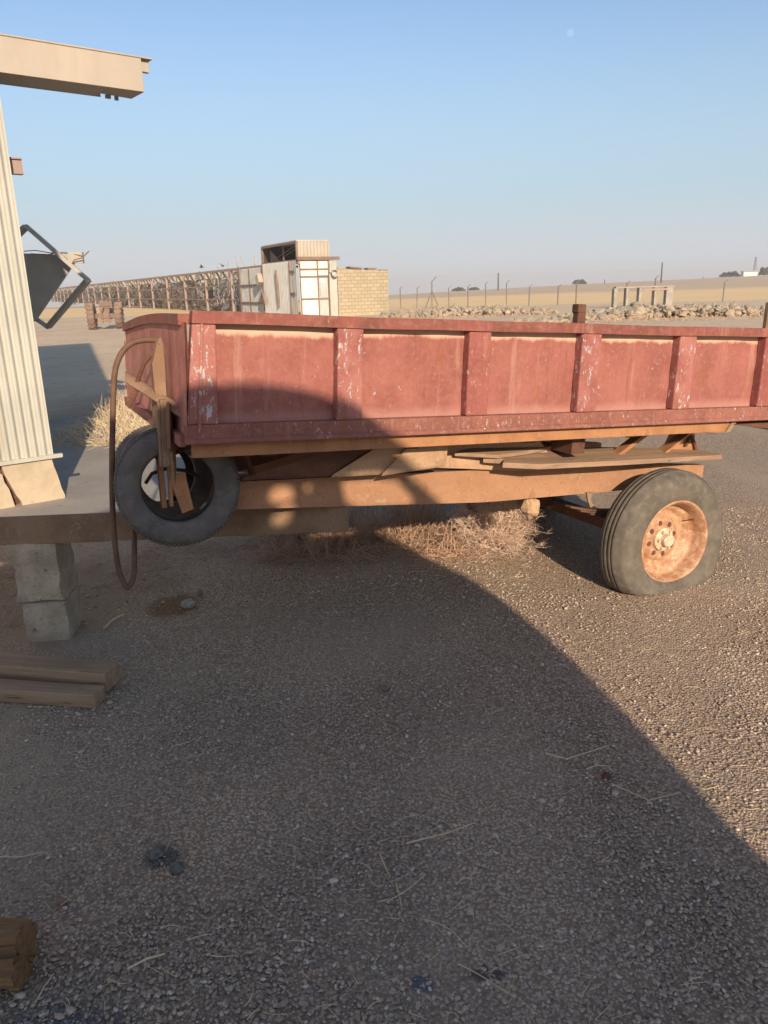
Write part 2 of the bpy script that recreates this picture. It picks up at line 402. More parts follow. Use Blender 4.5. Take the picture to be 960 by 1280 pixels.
# pebbles close to the camera (nobody could count them)
def pebbles():
    rng = np.random.default_rng(3)
    phi = (1 + 5 ** .5) / 2
    V = np.array([(-1, phi, 0), (1, phi, 0), (-1, -phi, 0), (1, -phi, 0), (0, -1, phi), (0, 1, phi), (0, -1, -phi), (0, 1, -phi), (phi, 0, -1), (phi, 0, 1), (-phi, 0, -1), (-phi, 0, 1)]) / 1.9
    Fc = np.array([(0, 11, 5), (0, 5, 1), (0, 1, 7), (0, 7, 10), (0, 10, 11), (1, 5, 9), (5, 11, 4), (11, 10, 2), (10, 7, 6), (7, 1, 8), (3, 9, 4), (3, 4, 2), (3, 2, 6), (3, 6, 8), (3, 8, 9), (4, 9, 5), (2, 4, 11), (6, 2, 10), (8, 6, 7), (9, 8, 1)])
    N = 80000
    y = .75 + 4.6 * rng.random(N) ** 1.25
    x = (rng.random(N) * 2 - 1) * (.62 * y + .25)
    r = .0019 + .0044 * rng.random(N) ** 2.2
    r = np.where(rng.random(N) < .012, r * 1.9, r)
    dens = np.array([noise.noise(Vector((a * 1.3, b * 1.3, 5))) + .35 * noise.noise(Vector((a * 5, b * 5, 2))) for a, b in zip(x, y)])
    keep = ~((y > 4.4) & (x < -.9)) & ~((dens < -.12) & (rng.random(N) < .72)) & ~((x < -.35 - .25 * (y - 3)) & (y > 2.9) & (rng.random(N) < .7)); x, y, r = x[keep], y[keep], r[keep]; N = len(x)
    ang = rng.random(N) * 6.283; ca, sa = np.cos(ang), np.sin(ang)
    jit = 1 + (rng.random((N, 12, 1)) - .5) * .5
    P = V[None] * jit * np.stack([1.25 + .4 * rng.random(N), .8 + .3 * rng.random(N), .55 + .25 * rng.random(N)], 1)[:, None, :]
    Q = np.empty_like(P); Q[..., 0] = P[..., 0] * ca[:, None] - P[..., 1] * sa[:, None]; Q[..., 1] = P[..., 0] * sa[:, None] + P[..., 1] * ca[:, None]; Q[..., 2] = P[..., 2]
    Q *= r[:, None, None]
    Q[..., 0] += x[:, None]; Q[..., 1] += y[:, None]; Q[..., 2] += (r * .25 + .001)[:, None]
    Fa = (Fc[None] + (np.arange(N) * 12)[:, None, None]).reshape(-1)
    me = bpy.data.meshes.new('gravel'); nv = N * 12; nf = N * 20
    me.vertices.add(nv); me.vertices.foreach_set('co', Q.reshape(-1).astype(np.float32))
    me.loops.add(nf * 3); me.loops.foreach_set('vertex_index', Fa.astype(np.int32))
    me.polygons.add(nf); me.polygons.foreach_set('loop_start', np.arange(nf, dtype=np.int32) * 3)
    me.update(calc_edges=True); me.validate(); me.materials.append(M['pebble'])
    o = bpy.data.objects.new('gravel', me); COL.objects.link(o)
    tag(o, 'loose grey brown gravel covering the yard', 'gravel', kind='stuff')
pebbles()

# ------------------------------------------------------------------ shed on the left
SX, SYv = Vector((.797, .604, 0)), Vector((-.604, .797, 0))
SP = Vector((-2.584, 5.988, 0))
shed = empty('metal_shed', SP, math.atan2(.604, .797))
tag(shed, 'pale corrugated metal shed on a sandy plinth at the left edge', 'shed')
# local: x along wall (0 = right corner), y into the building
mb = MB(); L0 = -11.0
n = int(11.0 / .0085)
def cor(u, v):
    x = L0 + 11.0 * u - .02
    return (x, .006 * nz((x * 1.5, 0, v * 3), 1) + .012 * math.copysign(abs(math.sin(x * 2 * math.pi / .066)) ** .6, math.sin(x * 2 * math.pi / .066)) - .012, .40 + 2.74 * v)
mb.grid(cor, n, 8); mb.build('wall_cladding', 'sheet_cream', shed, smooth=False, solid=.002)
mb = MB().span(L0, .045, -.045, .0, .372, .402); mb.build('drip_rail', 'sheet_cream', shed, bevel=.003)
# corner post and other walls, roof
mb = MB().span(-.07, -.022, .006, .055, .37, 3.1); mb.build('corner_post', 'pink_steel', shed)
mb = MB().span(L0, -.03, 7.95, 8.0, .0, 3.1).span(L0, L0 + .05, .06, 7.94, 0, 3.1)
mb.prism([(.06, .0), (7.94, .0), (7.94, 3.1), (4.0, 7.3), (.06, 3.1)], (-.12, 0, 0), (0, 1, 0), (0, 0, 1), (1, 0, 0), .05)
mb.build('side_wall', 'sheet_cream', shed)
mb = MB(); mb.prism([(-.05, 3.13), (4.0, 7.4), (8.1, 3.13), (8.1, 3.17), (4.0, 7.44), (-.05, 3.17)], (L0, 0, 0), (0, 1, 0), (0, 0, 1), (1, 0, 0), 10.9)
mb.build('roof', 'sheet_grey', shed)
# plinth with a crumbled crack
mb = MB()
def pl(x0, x1, jl, jr):
    zz = [0, .06, .12, .18, .24, .30, .365]
    for a in range(6):
        za, zb = zz[a], zz[a + 1]
        P = [(x0 + jl[a], -.012, za), (x1 + jr[a], -.012, za), (x1 + jr[a + 1], -.012, zb), (x0 + jl[a + 1], -.012, zb)]
        Q = [(p[0] + (.0), .24, p[2]) for p in P]
        mb.add(P + Q, [(0, 1, 2, 3), (7, 6, 5, 4), (0, 4, 5, 1), (1, 5, 6, 2), (2, 6, 7, 3), (3, 7, 4, 0)])
pl(-.30, .02, [0, .0, -.03, -.05, -.07, -.09, -.10], [.0, .006, -.012, -.02, -.03, -.045, -.055])
pl(-3.5, -.345, [0] * 7, [0, -.01, -.02, -.03, -.055, -.06, -.16])
pl(-11, -3.5, [0] * 7, [0] * 7)
mb.build('plinth', 'plinth', shed, fn=lambda p: p + Vector((0, .008 * nz(p, 9), 0)))
mb = MB().span(-10.9, -.16, .06, .2, 0, .37); mb.build('plinth_core', 'rust_dark', shed)
# crumbs at the foot
# eave channel (box gutter) projecting past the corner
mb = MB()
mb.span(-11, 1.03, -.012, .0, 3.115, 3.335)                       # face
mb.span(-11, .78, .0, .36, 3.115, 3.125)                          # underside
mb.span(.78, 1.03, .0, .26, 3.115, 3.123)
mb.span(-11, 1.12, -.02, .10, 3.336, 3.348)                       # top lip
mb.span(-11, .82, .36, .37, 3.115, 3.24)
mb.span(1.03, 1.10, .02, .06, 3.25, 3.336)
mb.span(.83, .87, .27, .30, 3.095, 3.12); mb.span(.90, .93, .27, .29, 3.09, 3.12)
mb.build('eave_channel', 'box_cream', shed, bevel=.003, fn=lambda p: p + Vector((0, .006 * nz(p, 4), .004 * nz(p, 2.5) + .034 - .052 * max(-.5, p.x) - (.015 if p.z < 3.2 else 0))))
mb = MB().span(-.1, .085, .075, .083, 2.46, 2.55).span(-.1, .085, .06, .12, 2.45, 2.46).span(-.1, .085, .06, .12, 2.55, 2.56)
mb.build('purlin_end', 'pink_steel', shed)

# ------------------------------------------------------------------ hopper with tilted frame, behind the shed
hop = empty('tilted_hopper', (-3.75, 10.0, 0))
tag(hop, 'grey steel hopper plate with a tilted square tube frame behind the shed wall', 'hopper')
def at(px, py, Yd):
    d = F + (px - 480) / 963 * RT + (640 - py) / 963 * UP
    return Vector((0, 0, H)) + d * (Yd / d.y)
hl = lambda px, py, Yd: at(px, py, Yd) - Vector((-3.75, 10.0, 0))
a, b, c_, d_ = hl(33, 283, 9.9), hl(110, 350, 9.7), hl(60, 409, 10.2), hl(-30, 345, 10.4)
mb = MB()
for p, q in ((a, b), (b, c_), (c_, d_), (d_, a)): mb.bar(p, q, .05, .085, (0, -1, .2))
mb.build('tube_frame', 'grey_steel', hop, bevel=.004)
mb = MB(); p0 = [hl(10, 316, 10.05), hl(97, 319, 9.95), hl(94, 328, 9.95), hl(44, 402, 10.1), hl(-10, 402, 10.2)]
q0 = [p + Vector((-.04, .12, .0)) for p in p0]; nn = 5
mb.add(p0 + q0, [tuple(range(nn)), tuple(range(nn, 2 * nn))[::-1]] + [(i, i + nn, (i + 1) % nn + nn, (i + 1) % nn) for i in range(nn)])
mb.build('plate', 'grey_steel', hop)
mb = MB(); p = hl(86, 322, 9.8); q = hl(104, 322, 9.8); mb.bar(p, q, .06, .13, (0, 0, 1)); mb.build('end_bracket', 'grey_steel', hop)
mb = MB()
mb.tube([hl(88, 332, 9.75), hl(93, 325, 9.72), hl(103, 322, 9.7), hl(111, 314, 9.7)], .007, 6)
mb.tube([hl(30, 314, 9.9), hl(45, 313, 9.85), hl(62, 316, 9.85), hl(90, 317, 9.8)], .006, 6)
mb.tube([hl(38, 317, 9.9), hl(60, 318, 9.85), hl(80, 315, 9.8), hl(104, 320, 9.75)], .005, 6)
mb.build('loose_wire', 'frame_brown', hop)
mb = MB().bar(hl(-20, 395, 10.3), Vector((-1.05, .55, 0)), .09, .09, (0, 1, 0)); mb.build('support_post', 'grey_steel', hop)

# ------------------------------------------------------------------ trailer
Lx = Vector((0.905, 0.420, -0.064)).normalized(); Wy = Vector((-0.422, 0.906, -0.018)); Wy = (Wy - Lx * Wy.dot(Lx)).normalized()
Uz = Lx.cross(Wy).normalized()
O = Vector((-.729, 2.806, 1.043)); BZ = 1.04
RM = Matrix((Lx, Wy, Uz)).transposed()
Ob = O - Uz * BZ
trailer = empty('farm_trailer', Ob); trailer.rotation_euler = RM.to_euler()
tag(trailer, 'faded red steel farm trailer on a rusty chassis parked on the gravel', 'trailer')
def T(l, w, u): return (l, w, u + BZ)
def l2w(p): return Ob + RM @ Vector(p)
def w2l(p): return RM.transposed() @ (Vector(p) - Ob)
def lean(p):                                           # the bent front corner leans back a little
    k = max(0, 1 - p[0] / .13) if p[0] > -.02 else 1
    return (p[0] + .042 * k * max(0, p[2]) / .49, p[1], p[2]) if p[0] < .14 and p[2] > -.002 and p[1] < .06 else p
def tb(mb, name, mat, par=None, **k):
    if par is not None and par.name.startswith('side_board'): mb.v = [lean(p) for p in mb.v]
    return mb.build(name, mat, par or trailer, off=(0, 0, BZ), **k)
HB, LB, WB = .496, 3.67, 1.60
E0, SP_ = .659, .601
# near side board
def dent(amp=.004, sc=4.0): return lambda p: p + Vector((0, amp * nz(p, sc) + amp * .5 * nz(p, sc * 3), 0))
side = empty('side_board'); side.parent = trailer
posts = [E0 + SP_ * i for i in range(-1, 6)]          # centres
edges = [(0.0, .130)] + [(c - .055, c + .055) for c in posts[1:6]] + [(LB - .09, LB)]
for i in range(len(edges) - 1):
    x0, x1 = edges[i][1], edges[i + 1][0]
    mb = MB(); mb.grid(lambda u, v: (x0 - .005 + (x1 - x0 + .01) * u, .050 + .006 * nz(((x0 + (x1 - x0) * u), v, i), 4) + .006 * nz(((x0 + (x1 - x0) * u) * 9, v * 4, i), 1), .075 + .385 * v), 16, 10)
    mb.grid(lambda u, v: (x0 - .005 + (x1 - x0 + .01) * (1 - u), .056 + .006 * nz(((x0 + (x1 - x0) * (1 - u)), v, i), 4), .075 + .385 * v), 16, 10)
    tb(mb, 'panel', 'red_panel', side, smooth=True)
for i, (x0, x1) in enumerate(edges):
    mb = MB()
    if i == 0:
        mb.span(x0 + .003, x1 - .004, .004, .052, .087, .452).span(.045, .06, -.004, .006, .05, .458)
    else: mb.span(x0, x1, 0 if i % 2 else .002, .052, .087, .452)
    tb(mb, 'post', 'red_chip' if i in (0, 1, 3, 4) else 'red', side, bevel=.006, fn=dent(.003, 6))
mb = MB()
NS = 40
for k in range(NS):                                     # slightly sagging top rim
    xa, xb = LB * k / NS, LB * (k + 1) / NS
    sag = lambda x: -.006 * math.sin(x / LB * 3.14) + .004 * nz((x, 0, 0), 2)
    P = []
    for x in (xa, xb):
        s_ = sag(x); yy = .003 * nz((x, 5, 0), 3)
        P += [(x, -.008 + yy, .452 + s_), (x, .045 + yy, .452 + s_), (x, .045 + yy, HB + s_), (x, -.008 + yy, HB + s_)]
    mb.add(P, [(0, 1, 5, 4), (1, 2, 6, 5), (2, 3, 7, 6), (3, 0, 4, 7)] + ([(0, 3, 2, 1)] if k == 0 else []) + ([(4, 5, 6, 7)] if k == NS - 1 else []))
import bmesh as _b
tb(mb, 'top_rail', 'red_rim', side)
mb = MB().span(0.002, LB - .003, .002, .052, .032, .086)
mb.prism([(-.010, .014), (-.010, .026), (.0, .036), (.054, .036), (.054, .014)], (0, 0, 0), (0, 1, 0), (0, 0, 1), (1, 0, 0), LB)
tb(mb, 'bottom_rail', 'red_brown', side, bevel=.004, fn=dent(.002, 5))
# far side board (lower, sagging), front board, floor
mb = MB().span(0.03, LB, WB - .035, WB, .0, .34)
for c in posts: mb.span(c - .05, c + .05, WB, WB + .02, .0, .34)
tb(mb, 'far_side_board', 'red')
mb = MB().span(.03, LB - .03, .05, WB - .04, .005, .03); tb(mb, 'bed_floor', 'rust_dark')
fr = empty('front_board'); fr.parent = trailer
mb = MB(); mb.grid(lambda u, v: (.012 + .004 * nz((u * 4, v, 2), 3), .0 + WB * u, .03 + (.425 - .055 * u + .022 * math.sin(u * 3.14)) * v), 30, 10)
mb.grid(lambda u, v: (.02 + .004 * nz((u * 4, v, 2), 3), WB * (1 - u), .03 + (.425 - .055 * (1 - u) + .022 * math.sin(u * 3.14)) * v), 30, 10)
tb(mb, 'front_sheet', 'red_lit', fr)  # brightness of the lit end face is put into this colour
mb = MB()
for k in range(24):                                    # bowed top lip
    ya, yb = .046 + (WB - .05) * k / 24, .046 + (WB - .05) * (k + 1) / 24
    bow = lambda y: -.055 * (y / WB) + .022 * math.sin(y / WB * 3.14)
    P = []
    for y in (ya, yb):
        z = bow(y); P += [(.0, y, .445 + z), (.06, y, .445 + z), (.06, y, .484 + z), (.0, y, .484 + z)]
    mb.add(P, [(0, 1, 5, 4), (1, 2, 6, 5), (2, 3, 7, 6), (3, 0, 4, 7), (0, 3, 2, 1), (4, 5, 6, 7)])
tb(mb, 'front_rim', 'red_rim', fr)
mb = MB().span(-.014, .012, .036, WB - .04, .0, .045)
tb(mb, 'front_stiffener', 'red', fr, bevel=.003)
mb = MB().span(LB - .03, LB - .0, .05, WB - .05, .0, .33); tb(mb, 'tailgate', 'red')
for nm, l, w_, z0, z1 in (('stake_post', 3.10, WB + .03, .30, .633),):
    mb = MB().span(l - .035, l + .035, w_ - .03, w_ + .03, z0, z1 - .02).span(l - .042, l + .03, w_ - .035, w_ + .035, z1 - .06, z1)
    tb(mb, nm, 'rust_dark', bevel=.006)
mb = MB().span(3.055, 3.075, .055, .075, .30, .625); tb(mb, 'stake_rod', 'drawbar')
# under-bed side beam
mb = MB(); mb.span(.03, 2.86, .035, .04, -.044, .012).span(.03, 2.86, .04, .09, .006, .012).span(.03, 2.86, .04, .085, -.044, -.039)
tb(mb, 'side_beam', 'rust', bevel=.002, fn=lambda p: p + Vector((0, .003 * nz(p, 3), .002 * nz(p, 5))))
mb = MB()
for c in (.35, 1.0, 1.62, 2.25, 2.8, 3.3): mb.span(c - .03, c + .03, .092, WB - .06, -.06, -.004)
tb(mb, 'cross_member_set', 'rust_dark')
mb = MB().prism([(0, -.004), (.10, -.02), (.75, -.085), (.76, -.07), (.6, -.004)], (2.88, .012, 0), (1, 0, 0), (0, 0, 1), (0, 1, 0), .02)
tb(mb, 'bent_flap', 'rust_dark')
mb = MB().prism([(2.56, -.046), (2.86, -.046), (2.90, .006), (2.87, .010), (2.83, -.042)], (0, .026, 0), (1, 0, 0), (0, 0, 1), (0, 1, 0), .006)
tb(mb, 'beam_end_plate', 'rust_pale')
# chassis rails (near one faces the light)
def rail(w0, nm, mat):
    mb = MB(); N = 22
    for k in range(N):
        la, lb = .25 + 2.78 * k / N, .25 + 2.78 * (k + 1) / N
        top = lambda l: -.205 - .016 * (l - .25) - (.05 * max(0, l - 2.3))
        bot = lambda l: -.325 - .052 * min(l - .25, 1.3)
        P = []
        for l in (la, lb):
            P += [(l, w0, bot(l)), (l, w0 + .06, bot(l)), (l, w0 + .06, top(l)), (l, w0, top(l))]
        mb.add(P, [(0, 1, 5, 4), (1, 2, 6, 5), (2, 3, 7, 6), (3, 0, 4, 7)] + ([(0, 3, 2, 1)] if k == 0 else []) + ([(4, 5, 6, 7)] if k == N - 1 else []))
    return tb(mb, nm, mat)
rail(.32, 'chassis_rail', 'rust_rail'); rail(1.20, 'chassis_rail', 'rust_rail')
# drawbar (A frame) running forward to the block
mb = MB()
A = Vector((.80, .335, -.412)); B = Vector((-.463, .93, -.505)); dv = B - A; C2 = A + dv * 2.3
def chan(a, b, hh, ww):
    up = Vector((0, 0, 1)); d = (b - a).normalized(); s = d.cross(up).normalized()
    if s.y > 0: s = -s
    mb.bar(a, b, .012, hh); m_ = s * -ww / 2
    for q in (1, -1): mb.bar(a + m_ * .98 + up * q * (hh / 2 - .004), b + m_ * .98 + up * q * (hh / 2 - .004), ww, .008)
chan(A, C2, .132, .028)
tb(mb, 'drawbar', 'drawbar', bevel=.003)
mb = MB(); A2 = Vector((.80, 1.26, -.40)); chan(A2, Vector((.15, 1.22, -.46)), .12, .05); tb(mb, 'drawbar', 'drawbar')
# diagonal braces and cross box under the bed
def gus(pts, nm='gusset_plate', mat='rust_pale'):        # sloped plates from the side beam down to the rail
    n = len(pts); P = [(l, w_, u) for l, w_, u in pts]; Q = [(l, w_ + .006, u - .01) for l, w_, u in pts]; m_ = MB()
    m_.add(P + Q, [tuple(range(n)), tuple(range(n, 2 * n))[::-1]] + [(i, (i + 1) % n, n + (i + 1) % n, n + i) for i in range(n)]); tb(m_, nm, mat)
gus([(.89, .17, -.180), (1.214, .17, -.155), (1.21, .15, -.050), (1.02, .15, -.050)], mat='rust_tan')
gus([(.66, .19, -.176), (.89, .19, -.178), (1.09, .17, -.05), (.88, .17, -.05)], mat='rust_tan')
gus([(.27, .21, -.168), (.66, .21, -.176), (.88, .19, -.05), (.74, .19, -.05)], mat='rust_dark')
mb = MB().prism([(1.22, -.19), (1.22, -.06), (1.80, -.06), (1.95, -.235), (1.70, -.235)], (0, .285, 0), (1, 0, 0), (0, 0, 1), (0, 1, 0), .02); tb(mb, 'web_plate', 'rust_tan')
mb = MB(); mb.prism([(1.42, -.235), (1.42, -.075), (2.05, -.085), (1.95, -.24)], (0, .62, 0), (1, 0, 0), (0, 0, 1), (0, 1, 0), .02).span(1.40, 1.42, .60, 1.2, -.25, -.07)
tb(mb, 'cross_box', 'rust_pale')
mb = MB().bar((.30, .60, -.17), (.9, 1.2, -.18), .05, .10).bar((.28, .28, -.03), (.36, .34, -.21), .02, .02)
tb(mb, 'brace', 'rust_dark')
mb = MB().span(1.90, 1.98, .13, .3, -.135, -.062); tb(mb, 'spacer', 'rust_dark')
mb = MB().bar((2.28, .26, -.19), (2.52, .27, -.055), .02, .06, (0, 1, 0)).bar((2.84, .26, -.05), (2.60, .28, -.21), .012, .07, (0, 1, 0))
mb.prism([(2.66, -.21), (2.72, -.09), (2.90, -.07), (2.93, -.24)], (0, .30, 0), (1, 0, 0), (0, 0, 1), (0, 1, 0), .01)
tb(mb, 'spring_hanger', 'rust')
mb = MB().tube([Vector((2.83, .288, -.16)), Vector((2.86, .285, -.10)), Vector((2.90, .287, -.15)), Vector((2.92, .285, -.20))], .01, 8); tb(mb, 'hook', 'rust_dark')
# axle, springs
mb = MB().span(2.47, 2.54, .16, WB - .16, -.66, -.59); tb(mb, 'axle', 'rust_dark', bevel=.004)
for w0 in (.34, 1.2):
    mb = MB()
    for k in range(5):
        hl_ = .42 - .07 * k; N = 10; z = -.46 - k * .011
        P = [(2.5 + hl_ * (2 * i / N - 1), w0, z - .0 + .05 * ((2 * i / N - 1) ** 2) * (hl_ / .42) ** 2 - .05) for i in range(N + 1)]
        for i in range(N): mb.bar(P[i], P[i + 1], .05, .009)
    mb.span(2.47, 2.54, w0 - .03, w0 + .03, -.60, -.50)
    tb(mb, 'leaf_spring', 'rust_dark')
mb = MB().prism([(0, 0), (.045, .0), (.03, -.035), (.042, -.06), (.06, -.075), (.035, -.085), (.018, -.055)], (2.17, .305, -.385), (1, 0, 0), (0, 0, 1), (0, 1, 0), .012)
tb(mb, 'spring_shackle', 'rust_pale')
mb = MB(); mb.grid(lambda u, v: tuple(Vector((1.86, .38, -.455)) + Vector((math.sin(v * 3.1416) * math.cos(u * 6.2832) * .05, math.sin(v * 3.1416) * math.sin(u * 6.2832) * .05, math.cos(v * 3.1416) * .06)) * (1 + .3 * nz((math.cos(u * 6.28), math.sin(u * 6.28), v * 3), 1.5))), 16, 10)
tb(mb, 'burlap_wrap', 'rust_tan')
# wheels: tyre, rim, hub
def wheel(wc, flip, cu):
    root = empty('wheel'); root.parent = trailer
    s = -1 if flip else 1; c = Vector((2.555, wc, cu)); ax = Vector((0, -s, 0))
    R = .385
    half = .098
    prof = [(.218, .078), (.225, .088), (.245, .096), (.275, .104), (.305, .108), (.328, .103), (.342, .096), (.350, .089), (.354, .0885), (.362, .078), (.371, .064), (.378, .050)]
    tread = []
    for gk in (.030, .0, -.030):
        tread += [(.3845, gk + .012), (.385, gk + .002), (.380, gk + .001), (.380, gk - .002), (.385, gk - .003)]
    back = [(r, -a) for r, a in prof[::-1]]
    pr = prof + tread + back
    mb = MB().lathe(pr, c, ax, (0, 0, 1), 96)
    def sq(p):
        q = l2w((p.x, p.y, p.z))
        # local bulge and flattening at the contact patch
        hgt = q.z
        if hgt < .20:
            k = (.20 - max(hgt, -.08)) / .28
            dirw = Wy * (-1 if (p.y - wc) * 1 < 0 else 1) * min(1, abs(p.y - wc) / .08)
            q = q + dirw * .034 * k ** 1.3 + Lx * (1 if p.x > 2.555 else -1) * .014 * k
            zz = q.z; q.z = .004 + (math.log(1 + math.exp((zz - .004) / .018)) * .018 if zz < .15 else zz - .004)
        return w2l(q)
    o = mb.build('tyre', 'tyre', root, off=(0, 0, BZ), fn=sq, smooth=True)
    rp = [(.222, .080), (.232, .086), (.234, .093), (.228, .097), (.221, .094), (.215, .080), (.207, .072), (.204, .030), (.196, .012), (.186, .006),
          (.180, .008), (.164, -.028), (.152, -.034), (.132, -.034), (.122, -.018), (.112, -.008), (.095, -.004), (.060, -.004), (.056, .0)]
    mb = MB().lathe(rp, c, ax, (0, 0, 1), 72); tb(mb, 'rim', 'rim', root, smooth=True)
    # ring of dark studs coloured as the shade inside bolt holes and ribbed plate
    for k in range(8):
        mb = MB(); t = 2 * math.pi * (k + .3) / 8; p = c + Vector((math.cos(t) * .088, 0, math.sin(t) * .088)) - ax * .006
        mb.lathe([(0, .004), (.013, .004), (.016, .0)], p, ax, (1, 0, 0), 10); tb(mb, 'bolt_hole_shade', 'rust_dark', root)
    hub = MB().lathe([(.066, -.006), (.064, .014), (.056, .020), (.036, .022), (.034, .050), (.026, .058), (0, .060)], c, ax, (0, 0, 1), 32)
    ho = tb(hub, 'hub', 'hub', root, smooth=False)
    for k in range(6):
        t = 2 * math.pi * k / 6; p = c + Vector((math.cos(t) * .049, 0, math.sin(t) * .049)) + ax * .018
        b_ = MB().lathe([(0, .016), (.008, .016), (.009, .0)], p, ax, (1, 0, 0), 6); tb(b_, 'wheel_nut', 'hub', ho)
    v = MB().tube([c + Vector((.14, 0, .10)) + ax * .03, c + Vector((.15, 0, .11)) + ax * .06], .004, 6); tb(v, 'valve', 'rust_dark', root)
wheel(.115, False, -.628)
wheel(WB - .115, True, -.61)
# front bracket with hook, plate, hose
mb = MB()
mb.prism([(-.03, .40), (-.014, .43), (-.004, .40), (.0, .30), (.0, -.02), (-.02, .12), (-.045, .22), (-.05, .32)], (-.012, .27, -.03), (1, 0, 0), (0, 0, 1), (0, 1, 0), .05)
tb(mb, 'hose_bracket', 'rust_pale', bevel=.003)
mb = MB(); mb.grid(lambda u, v: (-.15 + .17 * u + .02 * v, .10 + .30 * (1 - u) + .12 * v, .215 - .12 * u + .018 * math.sin(v * 3) + .03 * v), 8, 6)
tb(mb, 'bent_plate', 'rust_pale', solid=.006)
mb = MB().prism([(-.02, .18), (.10, .15), (.12, -.10), (.06, -.16), (.02, -.02), (-.03, .0)], (-.02, .16, -.02), (.3, 0.95, 0), (0, 0, 1), (-1, 0, 0), .012)
mb.prism([(.0, .18), (.13, .17), (.13, -.06), (.02, -.06)], (-.03, .26, .0), (.2, 0.98, 0), (0, 0, 1), (-1, 0, 0), .014)
mb.span(-.05, -.02, .20, .40, -.10, .16).span(-.06, -.05, .20, .22, -.10, .15)
tb(mb, 'front_bracket', 'rust_pale', bevel=.003)
mb = MB().tube([Vector((-.04, .34, .34)), Vector((-.08, .36, .29)), Vector((-.105, .38, .22)), Vector((-.12, .38, .16))], .009, 8)
mb.bar((-.105, .37, .20), (-.145, .38, .12), .03, .02)
tb(mb, 'hook', 'rust_dark')
def smoothpath(P, n=8):
    P = [Vector(p) for p in P]; out = []
    for i in range(len(P) - 1):
        p0, p1, p2, p3 = P[max(i - 1, 0)], P[i], P[i + 1], P[min(i + 2, len(P) - 1)]
        for k in range(n):
            t = k / n; out.append(.5 * ((2 * p1) + (-p0 + p2) * t + (2 * p0 - 5 * p1 + 4 * p2 - p3) * t * t + (-p0 + 3 * p1 - 3 * p2 + p3) * t ** 3))
    out.append(P[-1]); return out
hp = [at(197, 425, 3.18), at(180, 425, 3.15), at(163, 430, 3.13), at(150, 445, 3.11), at(143, 470, 3.09), at(141, 520, 3.08), at(140, 600, 3.07), at(142, 660, 3.06), at(147, 705, 3.06), at(155, 730, 3.06), at(161, 733, 3.07), at(167, 720, 3.08), at(168, 690, 3.10), at(167, 655, 3.2)]
hp = [w2l(p) for p in smoothpath(hp)]
MB().tube(hp, .0115, 12).build('hose', 'hose', trailer, smooth=True)
# stand that carries the old tyres
def TL(px, py, Yd): return w2l(at(px, py, Yd))
mb = MB()
mb.bar(TL(198, 562, 3.12), TL(205, 634, 3.10), .045, .02, (1, 0, 0)).bar(TL(210, 562, 3.08), TL(214, 632, 3.06), .04, .012, (1, 0, 0))
mb.add([TL(212, 592, 3.05), TL(231, 590, 3.06), TL(242, 636, 3.05), TL(228, 642, 3.04), TL(214, 604, 3.05)] + [TL(212, 592, 3.10), TL(231, 590, 3.11), TL(242, 636, 3.10), TL(228, 642, 3.09), TL(214, 604, 3.10)],
       [(0, 1, 2, 3, 4), (9, 8, 7, 6, 5)] + [(i, i + 5, (i + 1) % 5 + 5, (i + 1) % 5) for i in range(5)])
mb.build('stand_leg', 'rust', trailer)
mb = MB().tube([TL(182, 604, 3.2), TL(190, 592, 3.2), TL(206, 586, 3.2), TL(230, 588, 3.22), TL(250, 596, 3.24)], .008, 8)
mb.bar(TL(205, 566, 3.15), TL(236, 552, 3.05), .03, .05)
mb.build('stand_arm', 'rust_dark', trailer)

# ------------------------------------------------------------------ loose old tyres hung on the trailer's front stand
def old_tyre(c, ax, Rr, label, treadn=84, wear=0):
    ax = Vector(ax).normalized(); e = ax.cross(Vector((0, 0, 1))).normalized()
    k = Rr / .27
    prof = [(.158, .054), (.159, .064), (.165, .072), (.172, .076), (.195, .083), (.222, .086), (.243, .080), (.255, .071), (.262, .060)]
    tr = [(.270, .050), (.270, .018), (.264, .016), (.264, .010), (.270, .008), (.270, -.008), (.264, -.010), (.264, -.016), (.270, -.018), (.270, -.05)]
    inner = [(.158, -.054), (.17, -.062), (.21, -.072), (.245, -.066), (.256, -.04), (.258, 0), (.256, .04), (.245, .066), (.21, .072), (.17, .062)]
    pr = prof + tr + [(r, -a) for r, a in prof[::-1]] + inner[1:]
    pr = [(r * k, a * k) for r, a in pr]
    mb = MB().lathe(pr, (0, 0, 0), ax, e, 80, closed=True)
    for i in range(treadn):                              # shoulder blocks
        t = 2 * math.pi * i / treadn; e2 = ax.cross(e); d = e * math.cos(t) + e2 * math.sin(t); tt = -e * math.sin(t) + e2 * math.cos(t)
        for s in (1, -1):
            cc = d * (.264 * k) + ax * s * .060 * k
            mb.bar(cc - tt * .006 * k, cc + tt * .006 * k, .012 * k, .010 * k, up=(d + ax * s * .6))
    o = mb.build('worn_tyre', 'tyre_old', None, smooth=False, fn=lambda p: p * (1 + .015 * nz(p, 3)))
    me = o.data; n0 = 80 * len(pr); me.polygons.foreach_set('use_smooth', [max(p.vertices) < n0 for p in me.polygons])
    o.location = c
    return tag(o, label, 'tyre', 'worn tyres hung at the trailer front')
old_tyre(at(222, 606, 3.11), (.27, -1, .12), .250, 'worn black tyre hung upright in front of the red trailer corner, the nearer of two')
old_tyre(at(204, 592, 3.40), (.62, -.78, .10), .222, 'dark worn tyre half hidden behind the nearer hung tyre')

